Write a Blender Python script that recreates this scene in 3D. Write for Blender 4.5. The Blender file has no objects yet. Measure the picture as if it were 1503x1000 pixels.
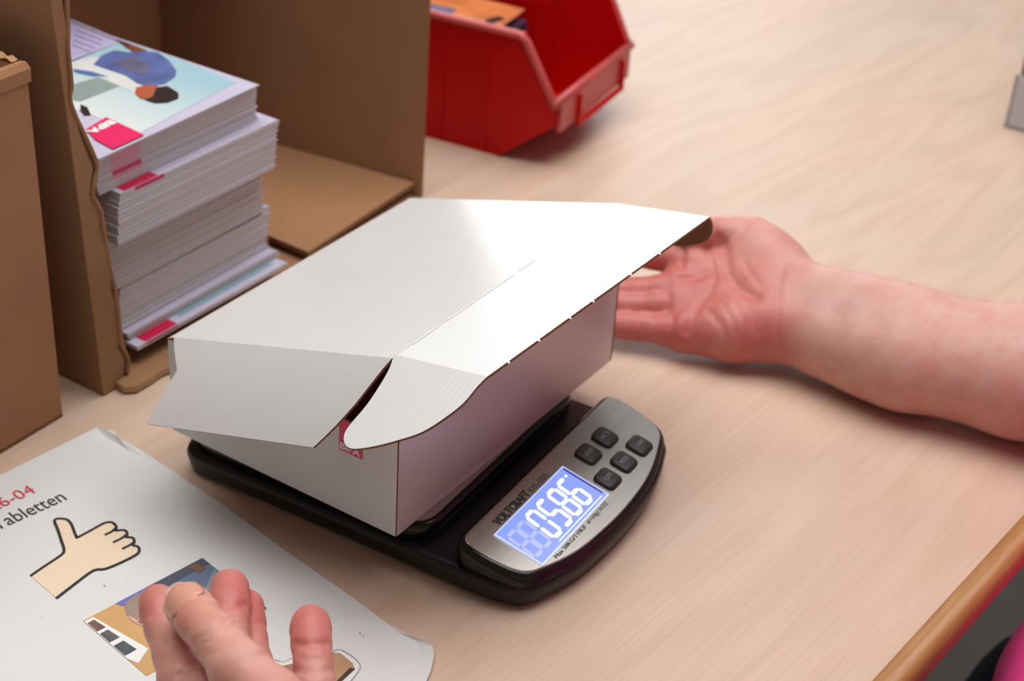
import bpy, bmesh, math, random
import numpy as np
from mathutils import Vector, Matrix
random.seed(7); np.random.seed(7)
C = bpy.context.scene.collection

# ------------------------------------------------------------------ camera
FPX, PITCH, ROLL, YAW = 2418.027, 0.5515355, 0.0672669, 0.5520409
CAM = np.array([-0.5873484, -0.4291833, 0.6102156])
_F = np.array([math.cos(YAW)*math.cos(PITCH), math.sin(YAW)*math.cos(PITCH), -math.sin(PITCH)])
_R = np.cross(_F, [0, 0, 1]); _R /= np.linalg.norm(_R)
_U = np.cross(_R, _F)
CR = math.cos(ROLL)*_R + math.sin(ROLL)*_U
CU = -math.sin(ROLL)*_R + math.cos(ROLL)*_U
cd = bpy.data.cameras.new('camera')
cam = bpy.data.objects.new('camera', cd); C.objects.link(cam)
cd.sensor_fit = 'HORIZONTAL'; cd.sensor_width = 36.0; cd.lens = FPX/1503*36
cam.matrix_world = Matrix(((CR[0], CU[0], -_F[0], CAM[0]), (CR[1], CU[1], -_F[1], CAM[1]), (CR[2], CU[2], -_F[2], CAM[2]), (0, 0, 0, 1)))
cd.clip_start = 0.02
cd.dof.use_dof = True; cd.dof.focus_distance = 0.865; cd.dof.aperture_fstop = 8.5
bpy.context.scene.camera = cam

# ------------------------------------------------------------------ light
sc = bpy.context.scene
sc.view_settings.view_transform = 'Standard'; sc.view_settings.look = 'None'
sc.view_settings.gamma = 1.0; sc.view_settings.exposure = -0.18
try: sc.view_settings.use_curve_mapping = False
except Exception: pass
w = bpy.data.worlds.new('room_light'); sc.world = w; w.use_nodes = True
bg = w.node_tree.nodes['Background']; bg.inputs[0].default_value = (1.0, 0.97, 0.94, 1); bg.inputs[1].default_value = 0.17
def area(name, loc, target, sx, sy, power, col):
    l = bpy.data.lights.new(name, 'AREA'); l.shape = 'RECTANGLE'; l.size = sx; l.size_y = sy; l.energy = power; l.color = col
    o = bpy.data.objects.new(name, l); C.objects.link(o); o.location = loc
    o.rotation_euler = (Vector(target)-Vector(loc)).to_track_quat('-Z', 'Y').to_euler()
    return o
area('window_light', (2.9, 2.0, 0.95), (0.1, 0.0, 0.1), 2.2, 1.5, 40, (0.93, 0.97, 1.0))
area('ceiling_lamp_light', (0.42, 0.15, 1.9), (0.35, 0.08, 0), 2.2, 1.5, 58, (1.0, 0.975, 0.945))

# ------------------------------------------------------------------ helpers
def at(px, py, z=0.0):
    d = CR*(px-751.5)/FPX - CU*(py-500)/FPX + _F
    return CAM + d*((z-CAM[2])/d[2])
def ax(px, py, ia, val):
    d = CR*(px-751.5)/FPX - CU*(py-500)/FPX + _F
    return CAM + d*((val-CAM[ia])/d[ia])
def onplane(px, py, p0, n):
    d = CR*(px-751.5)/FPX - CU*(py-500)/FPX + _F
    p0 = np.array(p0); n = np.array(n)
    return CAM + d*(((p0-CAM)@n)/(d@n))

MATS = {}
def mat(name, col, rough=0.5, metal=0.0, var=0.06, scale=40, bump=0.0, bscale=200, spec=0.5, emit=None, estr=0, coat=0.0, stretch=None, sss=0.0):
    if name in MATS: return MATS[name]
    m = bpy.data.materials.new(name); m.use_nodes = True; nt = m.node_tree; N = nt.nodes; L = nt.links
    b = N['Principled BSDF']
    b.inputs['Roughness'].default_value = rough; b.inputs['Metallic'].default_value = metal
    b.inputs['Specular IOR Level'].default_value = spec
    b.inputs['Coat Weight'].default_value = coat
    tc = N.new('ShaderNodeTexCoord'); no = N.new('ShaderNodeTexNoise'); no.inputs['Scale'].default_value = scale; no.inputs['Detail'].default_value = 4
    src = tc.outputs['Object']
    if stretch:
        mp = N.new('ShaderNodeMapping'); mp.inputs['Scale'].default_value = stretch; L.new(src, mp.inputs[0]); src = mp.outputs[0]
    L.new(src, no.inputs[0])
    r = N.new('ShaderNodeValToRGB'); c = np.array(col)
    r.color_ramp.elements[0].position = 0.3; r.color_ramp.elements[1].position = 0.7
    r.color_ramp.elements[0].color = (*np.clip(c*(1-var), 0, 1), 1); r.color_ramp.elements[1].color = (*np.clip(c*(1+var), 0, 1), 1)
    L.new(no.outputs[0], r.inputs[0]); L.new(r.outputs[0], b.inputs['Base Color'])
    if bump:
        n2 = N.new('ShaderNodeTexNoise'); n2.inputs['Scale'].default_value = bscale; L.new(src, n2.inputs[0])
        bp = N.new('ShaderNodeBump'); bp.inputs['Strength'].default_value = bump; bp.inputs['Distance'].default_value = 0.001
        L.new(n2.outputs[0], bp.inputs['Height']); L.new(bp.outputs[0], b.inputs['Normal'])
    if emit:
        b.inputs['Emission Color'].default_value = (*emit, 1); b.inputs['Emission Strength'].default_value = estr
    MATS[name] = m
    return m
def srgb(r, g, b):
    f = lambda c: (c/255/12.92) if c/255 <= .04045 else ((c/255+.055)/1.055)**2.4
    return (f(r), f(g), f(b))

def obj(name, verts, faces, m, parent=None, smooth=False, mi=None, recalc=True):
    me = bpy.data.meshes.new(name)
    me.from_pydata([tuple(map(float, v)) for v in verts], [], [tuple(map(int, f)) for f in faces])
    for mm in (m if isinstance(m, (list, tuple)) else [m]): me.materials.append(mm)
    if mi is not None: me.polygons.foreach_set('material_index', mi)
    if recalc:
        bm = bmesh.new(); bm.from_mesh(me); bmesh.ops.recalc_face_normals(bm, faces=bm.faces); bm.to_mesh(me); bm.free()
    if smooth: me.polygons.foreach_set('use_smooth', [True]*len(me.polygons))
    me.update()
    o = bpy.data.objects.new(name, me); C.objects.link(o)
    if parent: o.parent = parent
    return o
def tag(o, label=None, cat=None, group=None, kind=None):
    if label: o['label'] = label
    if cat: o['category'] = cat
    if group: o['group'] = group
    if kind: o['kind'] = kind
    return o
def empty(name, loc=(0, 0, 0), rz=0.0):
    o = bpy.data.objects.new(name, None); C.objects.link(o); o.location = loc; o.rotation_euler = (0, 0, rz); o.empty_display_size = 0.02
    return o
def loft(rings, cap=True):
    n = len(rings[0]); V = [p for r in rings for p in r]; Fs = []
    for i in range(len(rings)-1):
        for j in range(n):
            Fs.append((i*n+j, i*n+(j+1) % n, (i+1)*n+(j+1) % n, (i+1)*n+j))
    if cap: Fs.append(tuple(reversed(range(n)))); Fs.append(tuple(range((len(rings)-1)*n, len(rings)*n)))
    return V, Fs
def roundpoly(pts, rad, seg=6):
    out = []; n = len(pts)
    rads = rad if isinstance(rad, (list, tuple)) else [rad]*n
    for i in range(n):
        p = np.array(pts[i], float); a = np.array(pts[i-1], float)-p; b = np.array(pts[(i+1) % n], float)-p
        la, lb = np.linalg.norm(a), np.linalg.norm(b); a /= la; b /= lb
        r = min(rads[i], la*.49, lb*.49)
        if r < 1e-6: out.append(p); continue
        for k in range(seg+1):
            t = k/seg; out.append((1-t)**2*(p+a*r)+2*t*(1-t)*p+t*t*(p+b*r))
    return out
def inset(poly, d):
    n = len(poly); out = []
    A = sum(poly[i][0]*poly[(i+1) % n][1]-poly[(i+1) % n][0]*poly[i][1] for i in range(n))
    s = 1 if A > 0 else -1
    for i in range(n):
        p = np.array(poly[i][:2], float); a = np.array(poly[i-1][:2], float); b = np.array(poly[(i+1) % n][:2], float)
        t = b-a; t /= max(np.linalg.norm(t), 1e-9)
        out.append(p+d*s*np.array([-t[1], t[0]]))
    return out
def prism_rings(poly, levels):
    """levels: (z or function, inset)"""
    R = []
    for z, d in levels:
        q = inset(poly, d) if d else [np.array(p[:2]) for p in poly]
        R.append([(p[0], p[1], z(p[0], p[1]) if callable(z) else z) for p in q])
    return loft(R)
def sheet(name, poly, n, t, mo, mi, me_, parent):
    """board polygon in 3D: outer face = poly, inner face offset by -n*t"""
    n = np.array(n, float); n /= np.linalg.norm(n); k = len(poly)
    V = [np.array(p, float) for p in poly]+[np.array(p, float)-n*t for p in poly]
    nn = np.zeros(3)
    for i in range(k): nn += np.cross(V[i], V[(i+1) % k])
    fwd = nn@n > 0
    top = tuple(range(k)) if fwd else tuple(reversed(range(k)))
    bot = tuple(reversed(range(k, 2*k))) if fwd else tuple(range(k, 2*k))
    Fs = [top, bot]+[((i, k+i, k+(i+1) % k, (i+1) % k) if fwd else (i, (i+1) % k, k+(i+1) % k, k+i)) for i in range(k)]
    return obj(name, V, Fs, [mo, mi, me_], parent, mi=[0, 1]+[2]*k, recalc=False)
def box(name, x0, x1, y0, y1, z0, z1, m, parent=None, bev=0.0):
    o = obj(name, [(x, y, z) for x in (x0, x1) for y in (y0, y1) for z in (z0, z1)], [(0, 1, 3, 2), (4, 6, 7, 5), (0, 4, 5, 1), (2, 3, 7, 6), (0, 2, 6, 4), (1, 5, 7, 3)], m, parent)
    if bev:
        bm = bmesh.new(); bm.from_mesh(o.data); bmesh.ops.bevel(bm, geom=bm.edges[:], offset=bev, segments=3, affect='EDGES', profile=.5); bm.to_mesh(o.data); bm.free()
    return o
def flat(name, pts, m, parent=None):
    return obj(name, pts, [tuple(range(len(pts)))], m, parent)
def ribbon(name, pts, wd, m, parent=None, up=(0, 0, 1)):
    P = [np.array(p, float) for p in pts]; V = []; up = np.array(up, float)
    for i, p in enumerate(P):
        t = P[min(i+1, len(P)-1)]-P[max(i-1, 0)]; s = np.cross(up, t); s /= np.linalg.norm(s)
        V += [p+s*wd/2, p-s*wd/2]
    return obj(name, V, [(2*i, 2*i+1, 2*i+3, 2*i+2) for i in range(len(P)-1)], m, parent)
def tube(name, pts, r, m, parent, n=8):
    P = [np.array(p, float) for p in pts]; R = []
    for i, p in enumerate(P):
        t = P[min(i+1, len(P)-1)]-P[max(i-1, 0)]; t /= np.linalg.norm(t)
        a = np.cross(t, [0.3, .2, 1]); a /= np.linalg.norm(a); b = np.cross(t, a)
        R.append([p+r*(a*math.cos(q)+b*math.sin(q)) for q in np.linspace(0, 2*math.pi, n+1)[:-1]])
    V, Fs = loft(R); return obj(name, V, Fs, m, parent, True)
def smoothline(pts, n=4):
    P = [np.array(p, float) for p in pts]; out = []
    for i in range(len(P)-1):
        p0 = P[max(i-1, 0)]; p1 = P[i]; p2 = P[i+1]; p3 = P[min(i+2, len(P)-1)]
        for k in range(n):
            t = k/n; out.append(.5*((2*p1)+(-p0+p2)*t+(2*p0-5*p1+4*p2-p3)*t*t+(-p0+3*p1-3*p2+p3)*t**3))
    return out+[P[-1]]
def text(name, s, size, M, m, parent=None, width=None, align='LEFT', bold=0.0):
    """flat lettering; M maps the text plane (x right, y up) to place; width stretches to a given length"""
    cu = bpy.data.curves.new(name, 'FONT'); cu.body = s; cu.size = size; cu.align_x = align; cu.offset = bold; cu.resolution_u = 3
    o = bpy.data.objects.new(name, cu); C.objects.link(o)
    bpy.context.view_layer.update()
    me = bpy.data.meshes.new_from_object(o.evaluated_get(bpy.context.evaluated_depsgraph_get()))
    bpy.data.objects.remove(o); bpy.data.curves.remove(cu)
    if width and len(me.vertices):
        xs = [v.co.x for v in me.vertices]; k = width/(max(xs)-min(xs)); x0 = min(xs)
        for v in me.vertices: v.co.x = (v.co.x-x0)*k
    me.transform(M); me.materials.clear(); me.materials.append(m); me.name = name
    o = bpy.data.objects.new(name, me); C.objects.link(o)
    if parent: o.parent = parent
    return o
def frame(origin, xd, yd):
    x = Vector(xd).normalized(); y = Vector(yd); y = (y-x*y.dot(x)).normalized(); z = x.cross(y)
    return Matrix(((x.x, y.x, z.x, origin[0]), (x.y, y.y, z.y, origin[1]), (x.z, y.z, z.z, origin[2]), (0, 0, 0, 1)))

# ------------------------------------------------------------------ materials
def wood_mat():
    m = bpy.data.materials.new('beech_laminate'); m.use_nodes = True; nt = m.node_tree; N = nt.nodes; L = nt.links; b = N['Principled BSDF']
    tc = N.new('ShaderNodeTexCoord')
    mp = N.new('ShaderNodeMapping'); mp.inputs['Scale'].default_value = (1.1, 7.0, 1); L.new(tc.outputs['Object'], mp.inputs[0])
    n1 = N.new('ShaderNodeTexNoise'); n1.inputs['Scale'].default_value = 1.6; n1.inputs['Detail'].default_value = 2; n1.inputs['Distortion'].default_value = 0.4; L.new(mp.outputs[0], n1.inputs[0])
    # contour lines of a stretched noise field give cathedral grain
    mul = N.new('ShaderNodeMath'); mul.operation = 'MULTIPLY'; mul.inputs[1].default_value = 8; L.new(n1.outputs[0], mul.inputs[0])
    fr = N.new('ShaderNodeMath'); fr.operation = 'PINGPONG'; fr.inputs[1].default_value = 0.5; L.new(mul.outputs[0], fr.inputs[0])
    mp2 = N.new('ShaderNodeMapping'); mp2.inputs['Scale'].default_value = (9, 420, 1); L.new(tc.outputs['Object'], mp2.inputs[0])
    n2 = N.new('ShaderNodeTexNoise'); n2.inputs['Scale'].default_value = 1; n2.inputs['Detail'].default_value = 3; L.new(mp2.outputs[0], n2.inputs[0])
    mp3 = N.new('ShaderNodeMapping'); mp3.inputs['Scale'].default_value = (3, 8, 1); L.new(tc.outputs['Object'], mp3.inputs[0])
    n3 = N.new('ShaderNodeTexNoise'); n3.inputs['Scale'].default_value = 1.2; n3.inputs['Detail'].default_value = 2; L.new(mp3.outputs[0], n3.inputs[0])
    r1 = N.new('ShaderNodeValToRGB'); r1.color_ramp.elements[0].position = 0.0; r1.color_ramp.elements[1].position = 0.42
    r1.color_ramp.elements[0].color = (0.620, 0.455, 0.350, 1); r1.color_ramp.elements[1].color = (0.665, 0.500, 0.395, 1)
    L.new(fr.outputs[0], r1.inputs[0])
    r2 = N.new('ShaderNodeValToRGB'); r2.color_ramp.elements[0].position = .35; r2.color_ramp.elements[1].position = .65
    r2.color_ramp.elements[0].color = (.93, .92, .90, 1); r2.color_ramp.elements[1].color = (1, 1, 1, 1); L.new(n2.outputs[0], r2.inputs[0])
    r3 = N.new('ShaderNodeValToRGB'); r3.color_ramp.elements[0].position = .35; r3.color_ramp.elements[1].position = .65
    r3.color_ramp.elements[0].color = (1, .965, .93, 1); r3.color_ramp.elements[1].color = (.95, .97, 1, 1); L.new(n3.outputs[0], r3.inputs[0])
    m1 = N.new('ShaderNodeMix'); m1.data_type = 'RGBA'; m1.blend_type = 'MULTIPLY'; m1.inputs[0].default_value = 1; L.new(r1.outputs[0], m1.inputs[6]); L.new(r2.outputs[0], m1.inputs[7])
    m2 = N.new('ShaderNodeMix'); m2.data_type = 'RGBA'; m2.blend_type = 'MULTIPLY'; m2.inputs[0].default_value = 1; L.new(m1.outputs[2], m2.inputs[6]); L.new(r3.outputs[0], m2.inputs[7])
    L.new(m2.outputs[2], b.inputs['Base Color']); b.inputs['Roughness'].default_value = 0.45; b.inputs['Specular IOR Level'].default_value = 0.4
    return m
M_wood = wood_mat()
M_edge = mat('beech_edge_band', srgb(176, 124, 72), .4, var=.12, scale=30, stretch=(1, 12, 12))
M_floor = mat('grey_floor', srgb(150, 146, 142), .7, var=.1, scale=8)
M_black = mat('black_plastic', (0.009, 0.009, 0.010), .36, var=.1, spec=.35, bump=.08, bscale=900)
M_gloss = mat('black_gloss_plastic', (0.007, 0.007, 0.008), .2, var=.1, spec=.4)
M_button = mat('black_rubber', (0.013, 0.013, 0.014), .45, var=.1)
def steel_mat():
    m = mat('brushed_steel', (0.55, 0.53, 0.51), .3, 1.0, var=.07, scale=6, stretch=(1, 60, 1)); return m
M_steel = steel_mat()
M_ink = mat('black_ink', (0.02, 0.02, 0.02), .5)
M_ink2 = mat('dark_grey_ink', (0.05, 0.048, 0.046), .5)
M_legend = mat('button_legend_grey', (0.30, 0.29, 0.28), .6)
def white_board():
    m = bpy.data.materials.new('white_coated_board'); m.use_nodes = True; nt = m.node_tree; N = nt.nodes; L = nt.links; b = N['Principled BSDF']
    b.inputs['Roughness'].default_value = 0.27; b.inputs['Specular IOR Level'].default_value = .5
    tc = N.new('ShaderNodeTexCoord'); no = N.new('ShaderNodeTexNoise'); no.inputs['Scale'].default_value = 25; L.new(tc.outputs['Object'], no.inputs[0])
    r = N.new('ShaderNodeValToRGB'); r.color_ramp.elements[0].color = (.62, .62, .62, 1); r.color_ramp.elements[1].color = (.66, .66, .66, 1); L.new(no.outputs[0], r.inputs[0]); L.new(r.outputs[0], b.inputs['Base Color'])
    wv = N.new('ShaderNodeTexWave'); wv.wave_type = 'BANDS'; wv.bands_direction = 'Y'; wv.inputs['Scale'].default_value = 95; wv.inputs['Distortion'].default_value = .8; wv.inputs['Detail Scale'].default_value = .4
    L.new(tc.outputs['Object'], wv.inputs[0])
    mg = N.new('ShaderNodeMath'); mg.operation = 'MULTIPLY'; L.new(wv.outputs[1], mg.inputs[0]); L.new(no.outputs[0], mg.inputs[1])
    bp = N.new('ShaderNodeBump'); bp.inputs['Strength'].default_value = .07; bp.inputs['Distance'].default_value = .0006; L.new(mg.outputs[0], bp.inputs['Height']); L.new(bp.outputs[0], b.inputs['Normal'])
    return m
M_white = white_board()
def kraft(name, col, var=.08):
    m = bpy.data.materials.new(name); m.use_nodes = True; nt = m.node_tree; N = nt.nodes; L = nt.links; b = N['Principled BSDF']
    b.inputs['Roughness'].default_value = .7; b.inputs['Specular IOR Level'].default_value = .3
    tc = N.new('ShaderNodeTexCoord'); c = np.array(col)
    n1 = N.new('ShaderNodeTexNoise'); n1.inputs['Scale'].default_value = 14; n1.inputs['Detail'].default_value = 6; L.new(tc.outputs['Object'], n1.inputs[0])
    n2 = N.new('ShaderNodeTexNoise'); n2.inputs['Scale'].default_value = 420; L.new(tc.outputs['Object'], n2.inputs[0])
    mx = N.new('ShaderNodeMath'); mx.operation = 'MULTIPLY_ADD'; mx.inputs[1].default_value = .45; L.new(n2.outputs[0], mx.inputs[0]); L.new(n1.outputs[0], mx.inputs[2])
    r = N.new('ShaderNodeValToRGB'); r.color_ramp.elements[0].position = .5; r.color_ramp.elements[1].position = .95
    r.color_ramp.elements[0].color = (*(c*(1-var)), 1); r.color_ramp.elements[1].color = (*(c*(1+var)), 1); L.new(mx.outputs[0], r.inputs[0]); L.new(r.outputs[0], b.inputs['Base Color'])
    bp = N.new('ShaderNodeBump'); bp.inputs['Strength'].default_value = .15; bp.inputs['Distance'].default_value = .001; L.new(n1.outputs[0], bp.inputs['Height']); L.new(bp.outputs[0], b.inputs['Normal'])
    return m
M_kraft = kraft('kraft_cardboard', srgb(152, 112, 80))
M_kraft2 = kraft('kraft_cardboard_reddish', srgb(164, 118, 84))
M_kraftd = kraft('kraft_board_edge', srgb(128, 92, 60), .15)
M_tear = kraft('torn_kraft_core', srgb(176, 138, 100), .2)
M_pink = mat('magenta_print', srgb(224, 40, 98), .4, var=.04)
M_wtext = mat('white_print', (.82, .82, .82), .5)
M_paper = mat('laminated_paper', (.70, .71, .71), .35, var=.025, scale=12, bump=.03, bscale=15)
M_red = mat('red_plastic', (.50, .001, .001), .42, var=.06, scale=10, spec=.2)

# ------------------------------------------------------------------ floor and table
fl = box('floor', -2.5, 4, -2.5, 4, -.76, -.72, M_floor); tag(fl, 'grey floor under the table', 'floor', kind='structure')
wl = box('wall_back', 3.6, 3.68, -2.5, 4, -.72, 2.0, mat('white_wall_paint', (.7, .7, .68), .8, var=.02)); tag(wl, 'white painted wall far behind the table', 'wall', kind='structure')
TR = math.atan2(-.0173, .1985)
table = empty('table', (.0887, -.2547, 0), TR)
tag(table, 'pale beech laminate table with an orange-brown wooden edge band', 'table')
box('table_top', -.85, 1.75, 0, 1.35, -.024, 0, M_wood, table)
eb = [(0, -.024), (0, .0), (-.010, .0), (-.0135, -.0018), (-.0155, -.006), (-.0155, -.016), (-.0125, -.0225), (-.008, -.024)]
V, Fs = loft([[(-.85, y, z) for y, z in eb], [(1.75, y, z) for y, z in eb]])
o = obj('edge_band', V, Fs, M_edge, table, True); o['label'] = 'rounded orange-brown wooden edge strip'
for lx in (-.78, 1.66):
    for ly in (.06, 1.27):
        box('leg', lx, lx+.05, ly, ly+.05, -.72, -.024, M_floor, table, .004)

# ------------------------------------------------------------------ scale
SR = math.radians(3.1)
scale = empty('parcel_scale', (0, 0, 0), SR)
tag(scale, 'black digital parcel scale with steel control panel and lit blue display', 'scale')
out = roundpoly([(.009, .168), (.009, -.054), (.014, -.0765), (.052, -.0910), (.105, -.0950), (.15, -.0918), (.194, -.0775), (.200, -.054), (.200, .168)],
                [.02, .02, .016, .02, .02, .02, .016, .02, .02], 5)
V, Fs = prism_rings(out, [(.0, .006), (.004, .002), (.013, 0), (.0165, .0012), (.0180, .0045)])
obj('base', V, Fs, M_black, scale, True)
plat = roundpoly([(.013, .163), (.013, -.0115), (.196, -.0115), (.196, .163)], .020, 7)
V, Fs = prism_rings(plat, [(.0178, .0), (.026, 0), (.0288, .001), (.0298, .0035)])
pr_ = obj('platform_rim', V, Fs, M_gloss, scale, True)
V, Fs = prism_rings(plat, [(.0292, .0042), (.0300, .0042), (.0301, .0050)])
obj('weighing_plate', V, Fs, M_steel, scale)
def pz(x, y): return .0335+.225*(y+.033)
hump = roundpoly([(.0105, -.030), (.0108, -.054), (.0155, -.0762), (.052, -.0900), (.105, -.0940), (.15, -.0908), (.192, -.0768), (.1975, -.054), (.1975, -.030)],
                 [.012, .02, .016, .02, .02, .02, .016, .02, .012], 5)
V, Fs = prism_rings(hump, [(.017, -.0005), (lambda x, y: pz(x, y)-.006, 0), (lambda x, y: pz(x, y)-.0018, .0008), (lambda x, y: pz(x, y), .0030)])
obj('console_housing', V, Fs, M_gloss, scale, True)
panel = inset(hump, .0036)
V, Fs = prism_rings(panel, [(lambda x, y: pz(x, y)-.001, 0), (lambda x, y: pz(x, y)+.0006, 0), (lambda x, y: pz(x, y)+.0009, .0005)])
pan = obj('control_panel', V, Fs, M_steel, scale); pan['label'] = 'brushed steel control panel'
def P3(x, y, dz=0.0): return (x, y, pz(x, y)+.0009+dz)
sl = math.atan(.225)
def MP(x, y, dz=.0003): return frame(P3(x, y, dz), (1, 0, 0), (0, math.cos(sl), math.sin(sl)))
M_lcd = mat('lcd_backlight', (.10, .12, .3), .25, emit=srgb(132, 154, 252), estr=1.15, var=.05, scale=30)
M_lcdf = mat('lcd_frame_glow', (.5, .55, .7), .25, emit=srgb(200, 215, 255), estr=.8)
M_seg = mat('lcd_lit_segment', (.8, .85, .9), .4, emit=(.92, .98, 1.0), estr=1.4)
M_ghost = mat('lcd_idle_segment', (.3, .33, .45), .4, emit=srgb(150, 166, 248), estr=1.12)
X0, X1, YB, YT = .0317, .1095, -.0768, -.0463
lf = [P3(X0-.0009, YB-.0009, .0002), P3(X1+.0009, YB-.0009, .0002), P3(X1+.0009, YT+.0009, .0002), P3(X0-.0009, YT+.0009, .0002)]
disp = sheet('display_frame', [np.array(p)+[0, 0, .0006] for p in lf], (0, -math.sin(sl), math.cos(sl)), .0008, M_lcdf, M_lcdf, M_lcdf, scale)
lcd = flat('display_screen', [P3(X0, YB, .0010), P3(X1, YB, .0010), P3(X1, YT, .0010), P3(X0, YT, .0010)], M_lcd, scale); lcd['label'] = 'glowing blue display reading 0586'
flat('display_dark_bar', [P3(X1-.0022, YB+.0025, .0012), P3(X1-.0008, YB+.0025, .0012), P3(X1-.0008, YT-.001, .0012), P3(X1-.0022, YT-.001, .0012)], mat('lcd_dark_bar', (.03, .05, .15), .3), lcd)  # dark blue bar near the screen's right end
ribbon('display_line', [P3(X0+.022, YB+.0016, .0012), P3(X1-.004, YB+.0016, .0012)], .0004, M_seg, lcd)
SEG = {'0': 'abcdef', '5': 'afgcd', '8': 'abcdefg', '6': 'afgcde'}
def digit(cx, ch, wd, ht, m, cy):
    # slanted seven segments; cell centred on cx, cy
    slant = .10; t = .0024; hw, hh = wd/2, ht/2
    def q(x, y): return P3(cx+x+slant*y, cy+y, .0013)
    g = .0004
    def hs(y, dz=0): return [q(-hw+g, y), q(-hw+t*.5+g, y+t*.5), q(hw-t*.5-g, y+t*.5), q(hw-g, y), q(hw-t*.5-g, y-t*.5), q(-hw+t*.5+g, y-t*.5)]
    def vs(x, y0, y1): return [q(x, y0+g), q(x+t*.5, y0+t*.5+g), q(x+t*.5, y1-t*.5-g), q(x, y1-g), q(x-t*.5, y1-t*.5-g), q(x-t*.5, y0+t*.5+g)]
    G = {'a': hs(hh), 'g': hs(0), 'd': hs(-hh), 'b': vs(hw, 0, hh), 'f': vs(-hw, 0, hh), 'c': vs(hw, -hh, 0), 'e': vs(-hw, -hh, 0)}
    V = []; Fs = []
    for s in SEG[ch]:
        Fs.append(tuple(range(len(V), len(V)+6))); V += G[s]
    return obj('digit', V, Fs, m, lcd)
for cx, ch in ((.0590, '0'), (.0715, '5'), (.0838, '8'), (.0960, '6')): digit(cx, ch, .0082, .0205, M_seg, -.0618)
for cx in (.0375, .0475): digit(cx, '8', .0082, .0195, M_ghost, -.062)
flat('unit_dot', [P3(.1035+.0009*math.cos(a), -.0515+.0009*math.sin(a), .0013) for a in np.linspace(0, 6.28, 11)[:-1]], M_seg, lcd)
text('brand_lettering', 'VOLTCRAFT', .0072, MP(.0395, -.0437), M_ink, scale, width=.036, bold=.0003)
text('model_lettering', 'DS-50S', .0052, MP(.0775, -.0437), M_ink2, scale, width=.0195)
text('capacity_lettering', 'Max 50KG/110LB  d=10g/.1OZ', .0038, MP(.0420, -.0808), M_ink2, scale, width=.062)
BT = [(.1318, -.0517, 'HOLD'), (.1532, -.0517, 'PCS'), (.1215, -.0708, 'OFF'), (.1425, -.0708, 'MODE'), (.1635, -.0708, 'TARE')]
for bx, by, s in BT:
    hw, hh = .0076, .0072
    pl = roundpoly([(bx-hw, by-hh), (bx+hw, by-hh), (bx+hw, by+hh), (bx-hw, by+hh)], .0042, 6)
    V, Fs = prism_rings(pl, [(lambda x, y: pz(x, y)+.0006, 0), (lambda x, y: pz(x, y)+.0020, 0), (lambda x, y: pz(x, y)+.0030, .0007), (lambda x, y: pz(x, y)+.0033, .002)])
    b_ = obj('button', V, Fs, M_button, scale, True)
    text('button_legend', s, .0042, MP(bx-.0042, by-.0014, .0027), M_legend, b_, width=.0084)

# ------------------------------------------------------------------ white mailing carton
CA, CB, CH, CZ = .2367, .1688, .065, .0302
carton = empty('mailing_carton', (0, 0, CZ))
tag(carton, 'white corrugated mailing carton with half-open lid, standing on the scale', 'carton')
T = .0016; H = CH-.001
WB = (M_white, M_kraft, M_kraftd)
sheet('bottom_panel', [(T, T, .0002), (CA-T, T, .0002), (CA-T, CB-T, .0002), (T, CB-T, .0002)], (0, 0, -1), T, M_white, M_kraft, M_kraftd, carton)
fp = sheet('end_panel', [(0, .0004, 0), (0, CB-.0004, 0), (0, CB-.0004, H), (0, .0004, H)], (-1, 0, 0), T, *WB, carton)
sheet('side_panel', [(.0008, 0, .0), (CA-.0019, 0, .0), (CA-.0019, 0, H), (.0008, 0, H)], (0, -1, 0), T, *WB, carton)
sheet('end_panel', [(CA, .0, .0), (CA, CB, .0), (CA, CB, H), (CA, .0, H)], (1, 0, 0), T, *WB, carton)
sheet('back_panel', [(.0006, CB, 0), (CA-.002, CB, 0), (CA-.002, CB, CH), (.0006, CB, CH)], (0, 1, 0), T, *WB, carton)
# printed logo label on the end panel (x = 0 face)
lg = flat('printed_logo', [(-.0003, .0405, .0425), (-.0003, .0240, .0425), (-.0003, .0240, .0655-.0018), (-.0003, .0405, .0655-.0018)], M_pink, fp); lg['label'] = 'magenta printed square with white lettering'
text('logo_lettering', 'BIPA', .0062, frame((-.0006, .0395, .0440), (0, -1, 0), (0, 0, 1)), M_wtext, lg, width=.0142, bold=.0002)
# lid
AL = .298; LL = .170
e_ = np.array([0, -math.cos(AL), math.sin(AL)]); n_ = np.array([0, math.sin(AL), math.cos(AL)]); X_ = np.array([1., 0, 0])
hg = np.array([.0, CB, CH-.0002])
def Lp(x, t): return hg+X_*x+e_*t
O = np.array([0, 0, CZ])
sheet('lid_panel', [Lp(.0025, .004), Lp(.0005, -.0005), Lp(CA, -.0005), Lp(.2355, LL), Lp(.0025, LL)], n_, T, *WB, carton)
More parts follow.
